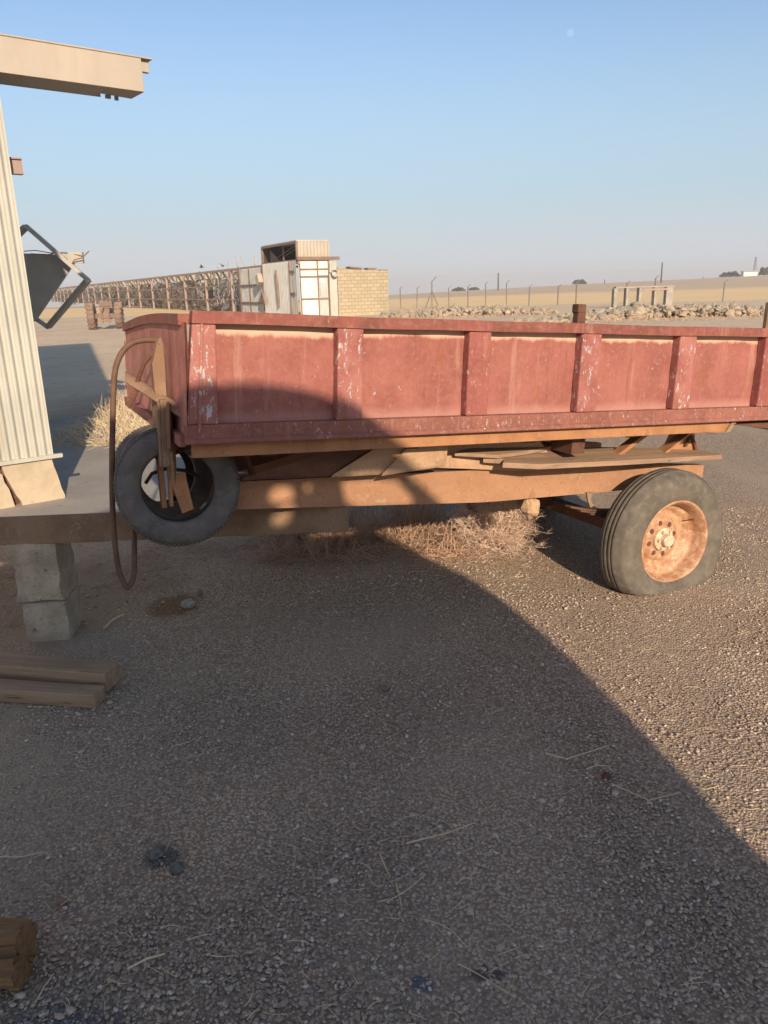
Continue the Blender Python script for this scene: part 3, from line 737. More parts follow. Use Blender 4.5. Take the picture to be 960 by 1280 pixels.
# ------------------------------------------------------------------ wood planks lying on the chassis, on the ground
def plank(pts, th, mat, label, ends=None):
    """pts: world 4 corner polygon of top face (a0,a1 near edge; b0,b1 far edge)"""
    a, b, w_, = pts
    a, b = Vector(a), Vector(b); d = b - a; ln = d.length; N = 14
    mb = MB()
    side_ = Vector((0, 0, 1)).cross(d).normalized()
    for i in range(N + 1):
        t = i / N; p = Vector((ln * t, 0, 0))
        ww = w_ * (1 + .05 * nz((t * 5, 1, 0), 1)) / 2; zz = .004 * nz((t * 3, 2, a.x), 1)
        e = .012 * nz((0, 3, 0), 1) if i in (0, N) else 0
        P = [(p.x, -ww, zz - th / 2), (p.x + e, ww, zz - th / 2), (p.x - e, ww, zz + th / 2), (p.x + e, -ww, zz + th / 2)]
        mb.v += P
    for i in range(N):
        for k in range(4): mb.f.append((i * 4 + k, i * 4 + (k + 1) % 4, i * 4 + 4 + (k + 1) % 4, i * 4 + 4 + k))
    mb.f.append((0, 1, 2, 3)); mb.f.append(tuple(N * 4 + k for k in range(4)))
    o = mb.build('wooden_plank', mat, None, bevel=.004)
    x = d.normalized(); z = x.cross(-side_) ; z = x.cross(side_) if x.cross(side_).z > 0 else -x.cross(side_)
    y = z.cross(x)
    o.matrix_world = Matrix(((x.x, y.x, z.x, a.x), (x.y, y.y, z.y, a.y), (x.z, y.z, z.z, a.z), (0, 0, 0, 1)))
    tag(o, label, 'plank', 'loose planks'); return o
def flat_board(poly, zf, th, mat, label):
    bm = bmesh_prism = MB(); n = len(poly)
    P = [(l, w_, zf(l, w_) + BZ) for l, w_ in poly]; Q = [(l, w_, z + th) for l, w_, z in P]
    bm.add(P + Q, [tuple(range(n))[::-1], tuple(range(n, 2 * n))] + [(i, (i + 1) % n, n + (i + 1) % n, n + i) for i in range(n)])
    o = bm.build('wooden_plank', mat, None, bevel=.003); o.matrix_world = Matrix.Translation(Ob) @ RM.to_4x4()
    return tag(o, label, 'plank', 'loose planks')
flat_board([(1.52, .16), (1.70, .115), (2.2, .12), (2.7, .165), (3.03, .20), (3.035, .235), (2.97, .25), (3.0, .275), (2.6, .33), (2.1, .36), (1.80, .37), (1.74, .355), (1.9, .33), (1.6, .33), (1.50, .30), (1.66, .26), (1.46, .24), (1.56, .21)], lambda l, w_: -.178 - .020 * (l - 1.4) - .028 * max(0, l - 2.3) + .16 * (w_ - .2), .026, 'plank', 'long split weathered plank lying on the chassis rail above the wheel')
flat_board([(1.30, .24), (1.52, .20), (1.70, .235), (1.98, .31), (1.9, .36), (1.36, .34), (1.44, .30)], lambda l, w_: -.130 - .03 * (l - 1.3) + .25 * (w_ - .25), .018, 'plank', 'short cracked board tucked behind the long plank under the trailer bed')
plank(((-2.10, 2.96, .032), (-1.17, 2.80, .032), .085), .06, 'beam_wood', 'nearer of two old timber beams lying on the gravel at the left edge')
plank(((-2.10, 3.13, .05), (-1.16, 2.93, .05), .11), .085, 'beam_wood', 'farther of two old timber beams lying on the gravel at the left edge')

# concrete blocks under the drawbar
def rough_block(c, d, rz, mat, label, amp=.012, name='concrete_block', seed=0, sub=7):
    mb = MB()
    n = sub
    for ax_ in range(3):
        for s in (-1, 1):
            def fn(u, v, ax_=ax_, s=s):
                q = [0, 0, 0]; q[ax_] = s; q[(ax_ + 1) % 3] = (2 * u - 1); q[(ax_ + 2) % 3] = (2 * v - 1)
                p = Vector((q[0] * d[0] / 2, q[1] * d[1] / 2, q[2] * d[2] / 2))
                return p + Vector((nz(p + Vector((seed, 0, 0)), 14), nz(p + Vector((seed, 7, 0)), 14), nz(p + Vector((seed, 0, 9)), 14) * .5)) * amp + p * (nz(p + Vector((seed, 3, 3)), 5) * amp * 4)
            mb.grid(fn, n, n)
    if name in ('clod', 'stone'):
        mb.v = [tuple(Vector((p[0] / d[0], p[1] / d[1], p[2] / d[2])).normalized()[i] * d[i] * .5 * (1 + .45 * nz((p[0] + seed, p[1], p[2]), 38) + .25 * nz((p[0] + seed, p[1], p[2]), 110)) for i in range(3)) for p in mb.v]
    o = mb.build(name, mat, None); o.location = c; o.rotation_euler = (0, 0, rz)
    _m = o.modifiers.new('w', 'WELD'); _m.merge_threshold = .0008
    return tag(o, label, 'block' if 'block' in name else 'stone')
rough_block((-1.64, 3.52, .098), (.195, .24, .196), .12, 'block', 'square grey concrete block standing on the gravel under the drawbar', .006, seed=1, sub=12)
rough_block((-1.655, 3.53, .345), (.215, .22, .285), .06, 'block', 'rough pitted concrete block stacked on the lower block and carrying the drawbar', .016, seed=4, sub=14)
rough_block((-1.045, 3.77, .022), (.075, .06, .05), .5, 'concrete', 'small pale stone at the edge of the rusty stain', .008, 'stone', 11, 4)
rough_block((-1.02, 3.93, .015), (.035, .035, .03), .5, 'drawbar', 'small reddish brown stone behind the pale stone near the stain', .004, 'stone', 14, 3)
# split log bottom left
mb = MB()
def lg(u, v):
    t = u; a = 2 * math.pi * v
    r = .062 * (1 + .10 * nz((math.cos(a) * 4, math.sin(a) * 4, t * 1.2), 2) + .03 * nz((math.cos(a) * 14, math.sin(a) * 14, t * 2), 2) - (.22 if .32 < v < .36 else 0) + .22 * nz((math.cos(a) * 1.5, math.sin(a) * 1.5, t * 2), 1) + (.25 if 0.1 < v < .3 else 0))
    return Vector((-.30 + .30 * t + .012 * nz((math.cos(a) * 3, math.sin(a) * 3, 2), 1), r * math.cos(a) * 1.15, .058 + r * math.sin(a)))
mb.grid(lg, 20, 90); base = len(mb.v)
ring = [lg(1, j / 90) + Vector((.010 * nz((j * .7, 0, 0), 1), 0, 0)) for j in range(90)]; cc = sum(ring, Vector()) / 90; mb.add([cc] + ring, [(0, i + 1, (i + 1) % 90 + 1) for i in range(90)])
ring = [lg(0, j / 90) for j in range(90)]; cc = sum(ring, Vector()) / 90; mb.add([cc] + ring, [(0, i + 1, (i + 1) % 90 + 1) for i in range(90)])
o = mb.build('split_log', 'log_wood'); o.location = (-.90, 1.50, 0); o.rotation_euler = (0, 0, .05)
tag(o, 'end of a split orange brown log lying on the gravel at the lower left corner', 'log')

# ------------------------------------------------------------------ dry plants
def sticks(name, mat, items, n=3):
    """items: list of (path, r0, r1)"""
    mb = MB()
    for P, r0, r1 in items:
        m = len(P); mb.tube(P, [r0 + (r1 - r0) * i / (m - 1) for i in range(m)], n, caps=False)
    return mb.build(name, mat)
rd = random.Random(5)
def bush(c, R, Hh, n, rr):
    items = []
    def grow(p, d, ln, r, lv):
        P = [p]; q = p.copy(); dd = d.copy()
        for _ in range(3):
            dd = (dd + Vector((rd.gauss(0, .28), rd.gauss(0, .28), rd.gauss(0, .22)))).normalized(); q = q + dd * ln / 3
            if q.z < .004: q.z = .004
            P.append(q.copy())
        items.append((P, r, r * .6))
        if lv > 0:
            for _ in range(3 if lv > 1 else 4):
                k = rd.choice((1, 2, 3)); nd = (dd + Vector((rd.gauss(0, .8), rd.gauss(0, .8), rd.gauss(.05, .6)))).normalized()
                grow(P[k], nd, ln * .62, r * .65, lv - 1)
    for _ in range(n):
        a = rd.random() * 6.283; e = rd.uniform(.15, 1.3)
        d = Vector((math.cos(a) * math.cos(e), math.sin(a) * math.cos(e), math.sin(e) * Hh / R))
        grow(Vector(c), d.normalized(), R * .62, rr, 3)
    return items
o = sticks('dry_bush', 'bush', bush((.70, 4.62, .03), .34, .42, 110, .0028))
tag(o, 'pale twiggy dead bush under the chassis rail beside the wheel shadow', 'bush')
def grass(n, fx, fy, hmin, hmax, r=.0018, lay=.5):
    it = []
    for _ in range(n):
        x, y = fx(), fy(); h = rd.uniform(hmin, hmax); a = rd.random() * 6.283; b = rd.random() * lay * 2
        d = Vector((math.cos(a) * b, math.sin(a) * b, 1)).normalized(); p = Vector((x, y, 0)); P = [p]
        for k in range(3):
            d = (d + Vector((rd.gauss(0, .18), rd.gauss(0, .18), -.25 * lay))).normalized(); p = p + d * h / 3; P.append(Vector((p.x, p.y, max(p.z, .004))))
        it.append((P, r, r * .45))
    return it
def band(px0, px1, py0, py1):
    def f():
        p = at_ground(rd.uniform(px0, px1), rd.uniform(py0, py1)); return p
    return f
def at_ground(px, py):
    d = F + (px - 480) / 963 * RT + (640 - py) / 963 * UP
    return Vector((0, 0, H)) + d * (-H / d.z)
def grass2(n, x0, x1, y0, y1, hmin, hmax, r, lay, clump=5):
    it = []; cl = [(rd.uniform(x0, x1), rd.uniform(y0, y1)) for _ in range(clump)]
    for _ in range(n):
        c = rd.choice(cl); fx = lambda: min(max(rd.gauss(c[0], (x1 - x0) * .12), x0), x1); fy = lambda: min(max(rd.gauss(c[1], (y1 - y0) * .25), y0), y1)
        it += grass(1, fx, fy, hmin, hmax, r, lay)
    return it
items = grass2(1100, -.75, .46, 4.45, 5.0, .10, .34, .0024, 1.1, 20) + grass2(420, -.45, .35, 4.75, 5.1, .15, .38, .0020, .6, 9) + grass2(250, .2, .55, 4.5, 4.9, .06, .2, .0018, 1.2, 4) + grass2(500, -1.5, .2, 4.45, 4.9, .05, .18, .0016, 2.2, 12)
tag(sticks('dry_grass', 'weed', items), 'flattened dry brown weeds along the ground beneath the trailer', 'dry grass', kind='stuff')
items = grass2(3200, -3.6, -2.2, 8.2, 11.6, .10, .40, .0032, .9, 40)
tag(sticks('dry_grass', 'straw', items), 'sunlit golden dry grass behind the hose and hung tyres', 'dry grass', kind='stuff')
items = grass2(420, -2.5, -1.75, 3.6, 4.5, .04, .16, .0013, 1.6, 12) + grass2(200, -1.7, -1.2, 4.1, 4.6, .04, .14, .0013, 1.8, 8)
tag(sticks('dry_grass', 'weed', items), 'sparse dry weeds around the concrete blocks at the left', 'dry grass', kind='stuff')
items = grass2(500, 7.0, 17.0, 31.5, 34.5, .08, .3, .012, 1.2, 30) + grass2(400, -.5, 9.0, 39.5, 42.5, .08, .3, .014, 1.2, 30)
tag(sticks('dry_grass', 'weed', items), 'scattered dry weeds on the bare earth in front of the rubble', 'dry grass', kind='stuff')
# straw litter
it = []
for _ in range(850):
    y = .8 + 4.2 * rd.random() ** 1.1; x = rd.uniform(-.58, .58) * y; ln = rd.uniform(.015, .07) * (1.6 if rd.random() < .12 else 1); a = rd.random() * 6.283; z = rd.uniform(.010, .016); cv = rd.gauss(0, .5)
    P = [Vector((x, y, z))]
    for k in range(4):
        P.append(P[-1] + Vector((math.cos(a), math.sin(a), rd.gauss(0, .05))) * ln / 4); a += cv * .4
    it.append((P, rd.uniform(.0009, .0016), .0007))
tag(sticks('straw_litter', 'straw', it), 'short bits of pale straw scattered over the gravel', 'straw', kind='stuff')
def stalk(pp, r, label):
    P = [at_ground(*p) + Vector((0, 0, .017)) for p in pp]
    tag(sticks('straw_stalk', 'straw', [(smoothpath(P, 4) if len(P) > 2 and r < .0014 else P, r * 1.25, r * .9)], 5), label, 'straw stalk')
stalk([(508, 1060), (560, 1047), (594, 1034)], .0022, 'long straight pale stalk on the gravel below the middle of the picture')
stalk([(682, 947), (708, 954), (761, 937)], .0020, 'bent pale stalk above the small dark curl on the shaded gravel')
stalk([(764, 985), (810, 1006), (850, 996)], .0018, 'bent pale stalk reaching towards the edge of the sunlit gravel')
stalk([(732, 967), (745, 962), (760, 963), (768, 972)], .0018, 'short curled brownish stalk beside a dark clod')
stalk([(530, 1155), (560, 1167), (583, 1190)], .0012, 'thin curved stalk in the lower middle of the gravel')
stalk([(573, 1212), (600, 1226), (645, 1255)], .0013, 'thin straight stalk low on the gravel left of the lower right corner')
stalk([(475, 1073), (482, 1090), (488, 1103)], .0016, 'short white stalk pointing down beside the crossed stalks')
stalk([(483, 1134), (510, 1118), (532, 1099)], .0013, 'thin tan stalk crossed by a yellow one')
stalk([(495, 1110), (500, 1128), (503, 1144)], .0013, 'thin yellow stalk crossing a tan one')
stalk([(0, 1077), (28, 1077), (55, 1071)], .0018, 'pale stalk lying flat at the left edge of the gravel')
stalk([(160, 1218), (185, 1205), (207, 1199)], .0026, 'thick brown twig near the lower left corner')
stalk([(45, 1261), (57, 1240), (68, 1224)], .0016, 'pale twig on the bluish stained gravel right of the log')
stalk([(130, 790), (142, 778), (156, 771)], .004, 'pale twig on the ground right of the concrete blocks')
def clod(px, py, r, label, mat='rust_dark'):
    p = at_ground(px, py); rough_block((p.x, p.y, r * .35), (r * 2, r * 1.6, r * .9), px, mat, label, r * .35, 'clod', px, 12)['category'] = 'clod'
clod(758, 972, .018, 'dark clod of earth under the curled stalk')
clod(480, 862, .022, 'dark brown clod on the shaded gravel below the chassis', 'drawbar')
clod(196, 1070, .028, 'larger dark grey lump on the gravel at the lower left', 'clod_grey')
clod(222, 1088, .022, 'smaller dark grey lump right of the larger grey lump', 'clod_grey')
clod(78, 1128, .014, 'flat tan chip of wood on the gravel at the left', 'plank')

# ------------------------------------------------------------------ far row: derelict frame with cages
C0 = Vector((-4.45, 45.0, 0)); D1 = Vector((-.45, .893, 0)).normalized(); D2 = Vector((.893, .45, 0)).normalized()
row = empty('derelict_frame_shed', C0, math.atan2(D1.y, D1.x))     # local x = along D1, local y = D1 rotated +90 = -D2
tag(row, 'long rusty open steel frame shed full of broken cages running to the left horizon', 'shed')
LR = 175.0; DW = 2.6; HR = 2.92
mb = MB().span(-.3, LR, -.06, .06, HR, HR + .16).span(3.5, LR, -DW - .1, -DW + .1, HR + .0, HR + .12); mb.build('roof_beam', 'pink_steel', row)
mb = MB().span(5.9, LR, .0, .06, 1.9, 1.98).span(5.9, LR, .0, .06, .95, 1.02); mb.build('side_rail', 'pink_steel', row)
k = 0; x = 13.0
while x < LR:
    m_ = MB().span(x - .08, x + .08, -.08, .08, 0, HR); m_.build('post', 'pink_steel', row)
    x += 7.0 + .05 * k; k += 1
x = 13.05; k = 0
while x < LR:
    m_ = MB(); a = HR + .05; m_.bar((x, 0, a), (x, -DW, a + .1), .08, .1); m_.bar((x, -DW, 0), (x, -DW, a), .12, .12); m_.bar((x, .0, 2.1), (x, -1.6, HR), .05, .05)
    m_.build('cross_truss', 'frame_brown', row); x += 7.0 + .05 * k; k += 1
rr = random.Random(11)
# broken cages: tiers of tilted panels, trays, wire
mb = MB(); mb2 = MB(); mb3 = MB()
x = 13.5
while x < LR:
    st_ = 1 + x / 60
    for _q in range(6):
        z_ = rr.uniform(.3, 2.8); mb3.bar((x, -.2 - rr.random(), z_), (x + rr.uniform(.8, 2.4) * st_, -.2 - rr.random(), z_ + rr.uniform(-.5, .5)), .05, .06)
    for tier, z in enumerate((.55, 1.35, 2.2)):
        if rr.random() < .86:
            a = Vector((x, -.4 - rr.random() * 1.4, z + rr.uniform(-.1, .15))); L_ = rr.uniform(.8, 1.9) * st_
            rot = Matrix.Rotation(rr.uniform(-.35, .35), 3, 'Y') @ Matrix.Rotation(rr.uniform(-.7, .5), 3, 'X')
            (mb if rr.random() < .6 else mb2).box(a, (L_, .05, rr.uniform(.35, .75)), rot)
            mb3.bar(a + Vector((-L_ / 2, -.1, -.3)), a + Vector((L_ / 2, -.1, rr.uniform(-.3, .25))), .05, .05)
            if rr.random() < .5: mb3.bar(a + Vector((rr.uniform(-.5, .5), .2, -.5)), a + Vector((rr.uniform(-.5, .5), .1, .6)), .05, .05)
    if rr.random() < .75: mb.box((x + rr.random(), -.2, 2.75), (rr.uniform(.35, .7), .5, rr.uniform(.35, .5)))
    x += rr.uniform(.7, 1.3) * st_
mb.build('cage_panel_mass', 'cage', row)['kind'] = 'stuff'; mb2.build('wall_panel_mass', 'sheet_grey', row)['kind'] = 'stuff'; mb3.build('broken_rail_mass', 'frame_brown', row)['kind'] = 'stuff'
mb = MB()
for _ in range(230):                                    # tangle of bent wire and slats
    x = 8.6 + 10 * rr.random() ** 1.3; z = rr.uniform(.6, 3.0); p = Vector((x, -.1 - rr.random() * .8, z)); d = Vector((rr.gauss(0, .5), rr.gauss(0, .2), rr.gauss(0, .7)))
    mb.bar(p, p + d * rr.uniform(.3, 1.0), .04, .05)
mb.build('wire_tangle', 'wire', row)['kind'] = 'stuff'
mb = MB()
x = 13
while x < LR: mb.span(x, x + 5, -DW + .3, -DW + .35, 0, rr.uniform(2.3, 2.95)); x += 5.05
mb.build('back_wall', 'cage', row)
# clad end
def csheet(x0, x1, y, z0, z1, amp=.03, pitch=.25):
    m_ = MB(); n_ = max(4, int(abs(x1 - x0) / pitch * 6))
    m_.grid(lambda u, v: (x0 + (x1 - x0) * u, y + amp * math.sin((x0 + (x1 - x0) * u) / pitch * 6.283), z0 + (z1 - z0) * v), n_, 1); return m_
csheet(5.7, 10.5, .10, .0, 2.95, .03).build('cladding_sheet', 'sheet_grey', row, solid=.01)
csheet(.85, 5.7, .12, .0, 3.12, .015).build('cladding_sheet', 'sheet_white', row, solid=.01)
csheet(.0, .85, .10, .0, 3.12, .015).build('cladding_sheet', 'sheet_cream', row, solid=.01)
mb = MB().span(5.6, 5.72, .13, .19, 0, 3.1).span(8.3, 8.4, .13, .19, 0, 3.0).span(10.4, 10.65, .1, .2, 0, 3.1).span(5.7, 10.5, .13, .19, 1.85, 1.95).span(5.7, 10.5, .13, .19, .75, .85).span(.84, .9, .13, .2, 0, 3.1).span(.1, .85, .14, .2, 2.5, 2.6).span(.1, .85, .14, .2, 1.3, 1.4)
mb.bar((3.1, .17, 2.7), (2.9, .17, .6), .1, .16, (0, 1, 0))
mb.build('wall_framing', 'frame_brown', row)
mb = MB().box((5.8, .35, 2.2), (.5, .3, .6), Matrix.Rotation(.5, 3, 'Y')); mb.build('orange_float', 'box_cream', row)
mb = MB().prism([(-.5, 0), (.5, .2), (.2, .9), (-.1, .6)], (5.3, .3, .7), (1, 0, 0), (0, 0, 1), (0, 1, 0), .1); mb.build('torn_flap', 'frame_brown', row)
# end wall (towards the camera), local -y direction is D2
ey = empty('end_wall'); ey.parent = row
def ew(t0, t1, z0, z1, dx=-.1, th=.05): return MB().span(dx - th, dx, -t1, -t0, z0, z1)
ew(0, 1.1, 0, 3.1).build('end_sheet', 'sheet_white', ey); ew(1.1, 1.75, 2.3, 3.1).build('end_sheet', 'sheet_white', ey); ew(1.75, 2.3, 0, 3.05).build('end_sheet', 'sheet_cream', ey)
dr = ew(1.13, 1.72, 0, 2.2).build('door', 'sheet_grey', ey); ew(1.28, 1.52, 1.9, 2.12, -.16, .01).build('notice', 'paper', dr)
mb = MB()
for t in (.02, 1.08, 1.75): mb.span(-.22, -.16, -t - .06, -t, 0, 3.1)
for z in (1.0, 2.2, 2.6): mb.span(-.21, -.155, -1.72, -.1, z, z + .08)
mb.span(-.3, -.15, -2.45, .1, 3.12, 3.3)
mb.build('end_framing', 'frame_brown', ey)
mb = MB().lathe([(.0, .0), (.16, 0), (.2, .25), (.18, .25), (.14, .05)], (-.25, -2.05, 2.45), (-1, 0, -.2), (0, 0, 1), 14).tube([Vector((-.2, -1.9, 2.95)), Vector((-.25, -1.85, 2.5)), Vector((-.28, -2.1, 2.25))], .05, 6)
mb.build('hanging_lamp_shade', 'sheet_grey', ey)
# steel cabin on the roof
cab = empty('roof_cabin', C0 + Vector((0, 0, HR + .17)), math.atan2(D1.y, D1.x)); tag(cab, 'cream steel cabin with an open side standing on top of the derelict shed', 'cabin')
HC = 1.05; WC = 1.95; LC = 5.9
mb = MB()
n_ = 40
mb.grid(lambda u, v: (-.02 + .02 * math.sin(u * 60), -WC * u, v * HC), n_, 1); mb.build('end_panel', 'box_cream', cab, solid=.01)
mb = MB().span(-.05, LC, -WC, .02, HC, HC + .05); mb.build('roof', 'sheet_grey', cab)
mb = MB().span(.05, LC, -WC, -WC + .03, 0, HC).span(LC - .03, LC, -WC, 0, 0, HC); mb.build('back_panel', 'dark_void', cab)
mb = MB()
for x in (0.0, LC): mb.span(x - .06, x + .06, -.06, .06, 0, HC)
mb.span(0, LC, -.05, .05, HC - .12, HC).span(0, LC, -.05, .05, 0, .1).span(LC * .48, LC * .5, -.3, -.24, 0, HC)
mb.bar((.3, -.3, HC - .1), (LC - .4, -.3, .12), .03, .03).bar((LC * .75, -.35, .1), (.4, -.35, .8), .03, .03)
mb.build('frame', 'frame_brown', cab)
mb = MB().prism([(LC * .62, 0), (LC - .1, 0), (LC - .1, .85)], (0, -.5, 0), (1, 0, 0), (0, 0, 1), (0, 1, 0), .04); mb.build('inner_board', 'plank', cab)
# brick building to the right
bk = empty('brick_building', C0 + D2 * 2.4, math.atan2(D2.y, D2.x)); tag(bk, 'low sand coloured mud brick building right of the derelict shed', 'building')
LBk = 3.25
mb = MB()
mb.prism([(0, 0), (LBk, 0), (LBk, 2.42), (LBk - .2, 2.5), (.6, 2.62), (.3, 2.75), (0, 2.72)], (0, 0, 0), (1, 0, 0), (0, 0, 1), (0, 1, 0), 3.5); mb.build('wall', 'brick', bk)
mb = MB().box((1.3, .5, 2.68), (.8, .6, .10), Matrix.Rotation(.1, 3, 'Y')).box((2.35, .5, 2.62), (.6, .5, .12)).box((3.2, .6, 2.54), (.5, .5, .06)); mb.build('parapet_debris', 'frame_brown', bk)

# ------------------------------------------------------------------ tractor by the row
def onz(px, py): p = at_ground(px, py); return p
tp = at_ground(134, 411.5); tr = empty('old_tractor', tp, R_(12))
tag(tr, 'derelict rusty tractor seen from behind in front of the cage shed', 'tractor')
s = tp.y / 940 * 1.0
W2 = 16.5 * s; HT = 34 * s
for sx in (-1, 1):
    m_ = MB().lathe([(.0, .10), (.20, .10), (.26, .16), (.42, .17), (.55, .15), (.60, .10), (.60, -.10), (.55, -.15), (.42, -.17), (.26, -.16), (0, -.1)], (sx * (W2 - .05), 0, .60), (sx, 0, 0), (0, 0, 1), 28)
    for k in range(18):
        t = 6.283 * k / 18; d = Vector((0, math.cos(t), math.sin(t)))
        m_.bar(Vector((sx * (W2 + .13), 0, .6)) + d * .6, Vector((sx * (W2 - .05), 0, .6)) + (Matrix.Rotation(.2, 3, 'X') @ d) * .62, .05, .05, d)
        m_.bar(Vector((sx * (W2 - .20), 0, .6)) + d * .6, Vector((sx * (W2 - .05), 0, .6)) + (Matrix.Rotation(.2, 3, 'X') @ d) * .62, .05, .05, d)
    m_.build('wheel', 'frame_brown', tr)
MB().span(-.55, .55, -.12, .12, .5, .72).span(-.22, .22, -.1, 1.6, .45, .95).build('axle_housing', 'frame_brown', tr)
MB().span(-.25, .25, .9, 2.0, .9, 1.25).build('bonnet', 'frame_brown', tr)
for sx in (-1, 1): MB().prism([(-.5, .95), (-.3, 1.22), (.2, 1.28), (.5, 1.1), (.5, 1.05), (.2, 1.2), (-.3, 1.15)], (sx * W2 - .17, 0, 0), (0, 1, 0), (0, 0, 1), (1, 0, 0), .34).build('mudguard', 'frame_brown', tr)
MB().span(-.2, .2, -.1, .25, 1.0, 1.06).span(-.2, .2, -.14, -.1, 1.05, 1.3).build('seat', 'frame_brown', tr)
MB().tube([Vector((-.1, -.3, .3)), Vector((-.12, -.35, .8)), Vector((0, -.3, 1.1))], .03, 6).tube([Vector((.2, -.3, .3)), Vector((.2, -.4, .9))], .03, 6).span(-.3, .3, -.4, -.34, .35, .42).build('linkage', 'frame_brown', tr)

# ------------------------------------------------------------------ rubble heaps
def heap(xa, xb, ya, yb, n, hmax, seed, label):
    r2 = random.Random(seed); mb = MB()
    ico = [(-.53, .85, 0), (.53, .85, 0), (-.53, -.85, 0), (.53, -.85, 0), (0, -.53, .85), (0, .53, .85), (0, -.53, -.85), (0, .53, -.85), (.85, 0, -.53), (.85, 0, .53), (-.85, 0, -.53), (-.85, 0, .53)]
    fc = [(0, 11, 5), (0, 5, 1), (0, 1, 7), (0, 7, 10), (0, 10, 11), (1, 5, 9), (5, 11, 4), (11, 10, 2), (10, 7, 6), (7, 1, 8), (3, 9, 4), (3, 4, 2), (3, 2, 6), (3, 6, 8), (3, 8, 9), (4, 9, 5), (2, 4, 11), (6, 2, 10), (8, 6, 7), (9, 8, 1)]
    for _ in range(n):
        x = r2.uniform(xa, xb); y = r2.uniform(ya, yb); e = min((x - xa), (xb - x)) / (xb - xa) * 3; prof_ = hmax * (.4 + .6 * abs(noise.noise(Vector((x * .35, seed, 0))))) * min(1, max(.25, e))
        z = r2.random() ** 1.5 * prof_; sc = r2.uniform(.05, .20) * (1.5 if r2.random() < .12 else 1)
        q = Matrix.Rotation(r2.random() * 6, 3, (r2.random(), r2.random(), 1))
        sx = Vector((r2.uniform(.7, 1.5), r2.uniform(.6, 1.2), r2.uniform(.35, .9))) * sc
        mb.add([Vector((x, y, z + terrain(x, y))) + q @ Vector((v[0] * sx.x * r2.uniform(.8, 1.2), v[1] * sx.y * r2.uniform(.8, 1.2), v[2] * sx.z)) for v in ico], fc)
    tag(mb.build('rubble_heap', 'rubble'), label, 'rubble', kind='stuff')
heap(8.5, 18.5, 34, 38, 2600, .85, 1, 'tall heap of broken pale stone rubble at the right behind the trailer')
heap(.2, 9.5, 42, 47, 2200, .55, 2, 'low spread of broken rubble in the middle distance')
heap(5.2, 7.6, 30, 32.5, 420, .32, 3, 'small rubble patch just left of the stake post')
heap(17, 21, 33, 37, 120, .5, 4, 'low rubble at the far right behind the trailer')

# ------------------------------------------------------------------ fence posts, poles, ruin
def pos(px, py, Yd): p = at(px, py, Yd); return p
fp = None
for i, px in enumerate((501, 521, 561, 585, 607, 633, 661, 697, 720, 783, 818, 903)):
    p = at(px, 380, 60 - i * .4); lean = rr.uniform(-.03, .03)
    if fp is None:
        fp = MB().bar((0, 0, 0), (0, 0, 1.85), .075, .075, (0, 1, 0)).bar((0, 0, 1.82), (.20, 0, 2.02), .05, .05, (0, 1, 0)).build('fence_post', 'fencepost'); o = fp
    else: o = fp.copy(); COL.objects.link(o)
    o.location = (p.x, p.y, terrain(p.x, p.y)); o.rotation_euler = (0, lean, rr.uniform(-.2, .2)); o.scale = (1, 1, rr.uniform(.72, .92))
    nm = {501: 'left of the braced post', 521: 'just left of the braced post', 561: 'first right of the braced post', 585: 'second right of the braced post', 607: 'with a clear bent top above the low rubble', 633: 'just right of the clear bent one', 661: 'left of the small rubble patch', 697: 'left of the stake post', 720: 'directly behind the stake post', 783: 'in front of the left end of the concrete ruin', 818: 'behind the right part of the concrete ruin', 903: 'at the far right'}[px]
    tag(o, 'slim fence post with angled top, ' + nm, 'fence post', 'fence posts along the field')
p = at(540, 380, 60); m_ = MB().bar((0, 0, 0), (0, 0, 1.9), .09, .09, (0, 1, 0)).bar((-.5, 0, 0), (0, 0, 1.2), .08, .08, (0, 1, 0)).bar((.5, 0, 0), (0, 0, 1.2), .08, .08, (0, 1, 0)).bar((0, 0, 1.85), (.3, 0, 2.2), .07, .07, (0, 1, 0))
o = m_.build('fence_post', 'fencepost'); o.location = (p.x, p.y, 0); tag(o, 'fence corner post propped by two diagonal braces', 'fence post', 'fence posts along the field')
def pole(px, ytop, Yd, label, r=.09, arms=False, base=None):
    top = at(px, ytop, Yd); z0 = terrain(top.x, top.y) - .2
    m_ = MB().tube([Vector((0, 0, 0)), Vector((0, 0, top.z - z0))], [r, r * .7], 8)
    if arms: m_.bar((-.9, 0, top.z - z0 - .5), (.9, 0, top.z - z0 - .5), .12, .12)
    o = m_.build('utility_pole', 'pole'); o.location = (top.x, top.y, z0); tag(o, label, 'pole')
pole(481.5, 352, 58, 'thin dark pole beside the brick building corner', .05)
pole(623, 341, 220, 'distant utility pole above the low rubble', .22)
pole(828, 328, 200, 'tall dark utility pole above the concrete ruin', .22)
pole(756, 349, 260, 'faint short pole on the hill left of the ruin', .16)
pole(879, 346, 270, 'faint short pole on the skyline near the far trees', .16)
# lattice mast far right
p = at(945, 321, 290); z0 = terrain(p.x, p.y) - .3; m_ = MB(); hh = p.z - z0
for a in (0, 2.09, 4.19): m_.bar((math.cos(a) * .8, math.sin(a) * .8, 0), (math.cos(a) * .15, math.sin(a) * .15, hh), .12, .12, (0, 1, .1))
for k in range(7):
    z = hh * k / 7; r_ = .8 - .65 * k / 7; r2_ = .8 - .65 * (k + 1) / 7
    for a in (0, 2.09, 4.19): m_.bar((math.cos(a) * r_, math.sin(a) * r_, z), (math.cos(a + 2.09) * r2_, math.sin(a + 2.09) * r2_, hh * (k + 1) / 7), .06, .06, (0, 1, .1))
o = m_.build('lattice_mast', 'fencepost'); o.location = (p.x, p.y, z0); tag(o, 'thin lattice mast on the far right skyline', 'mast')
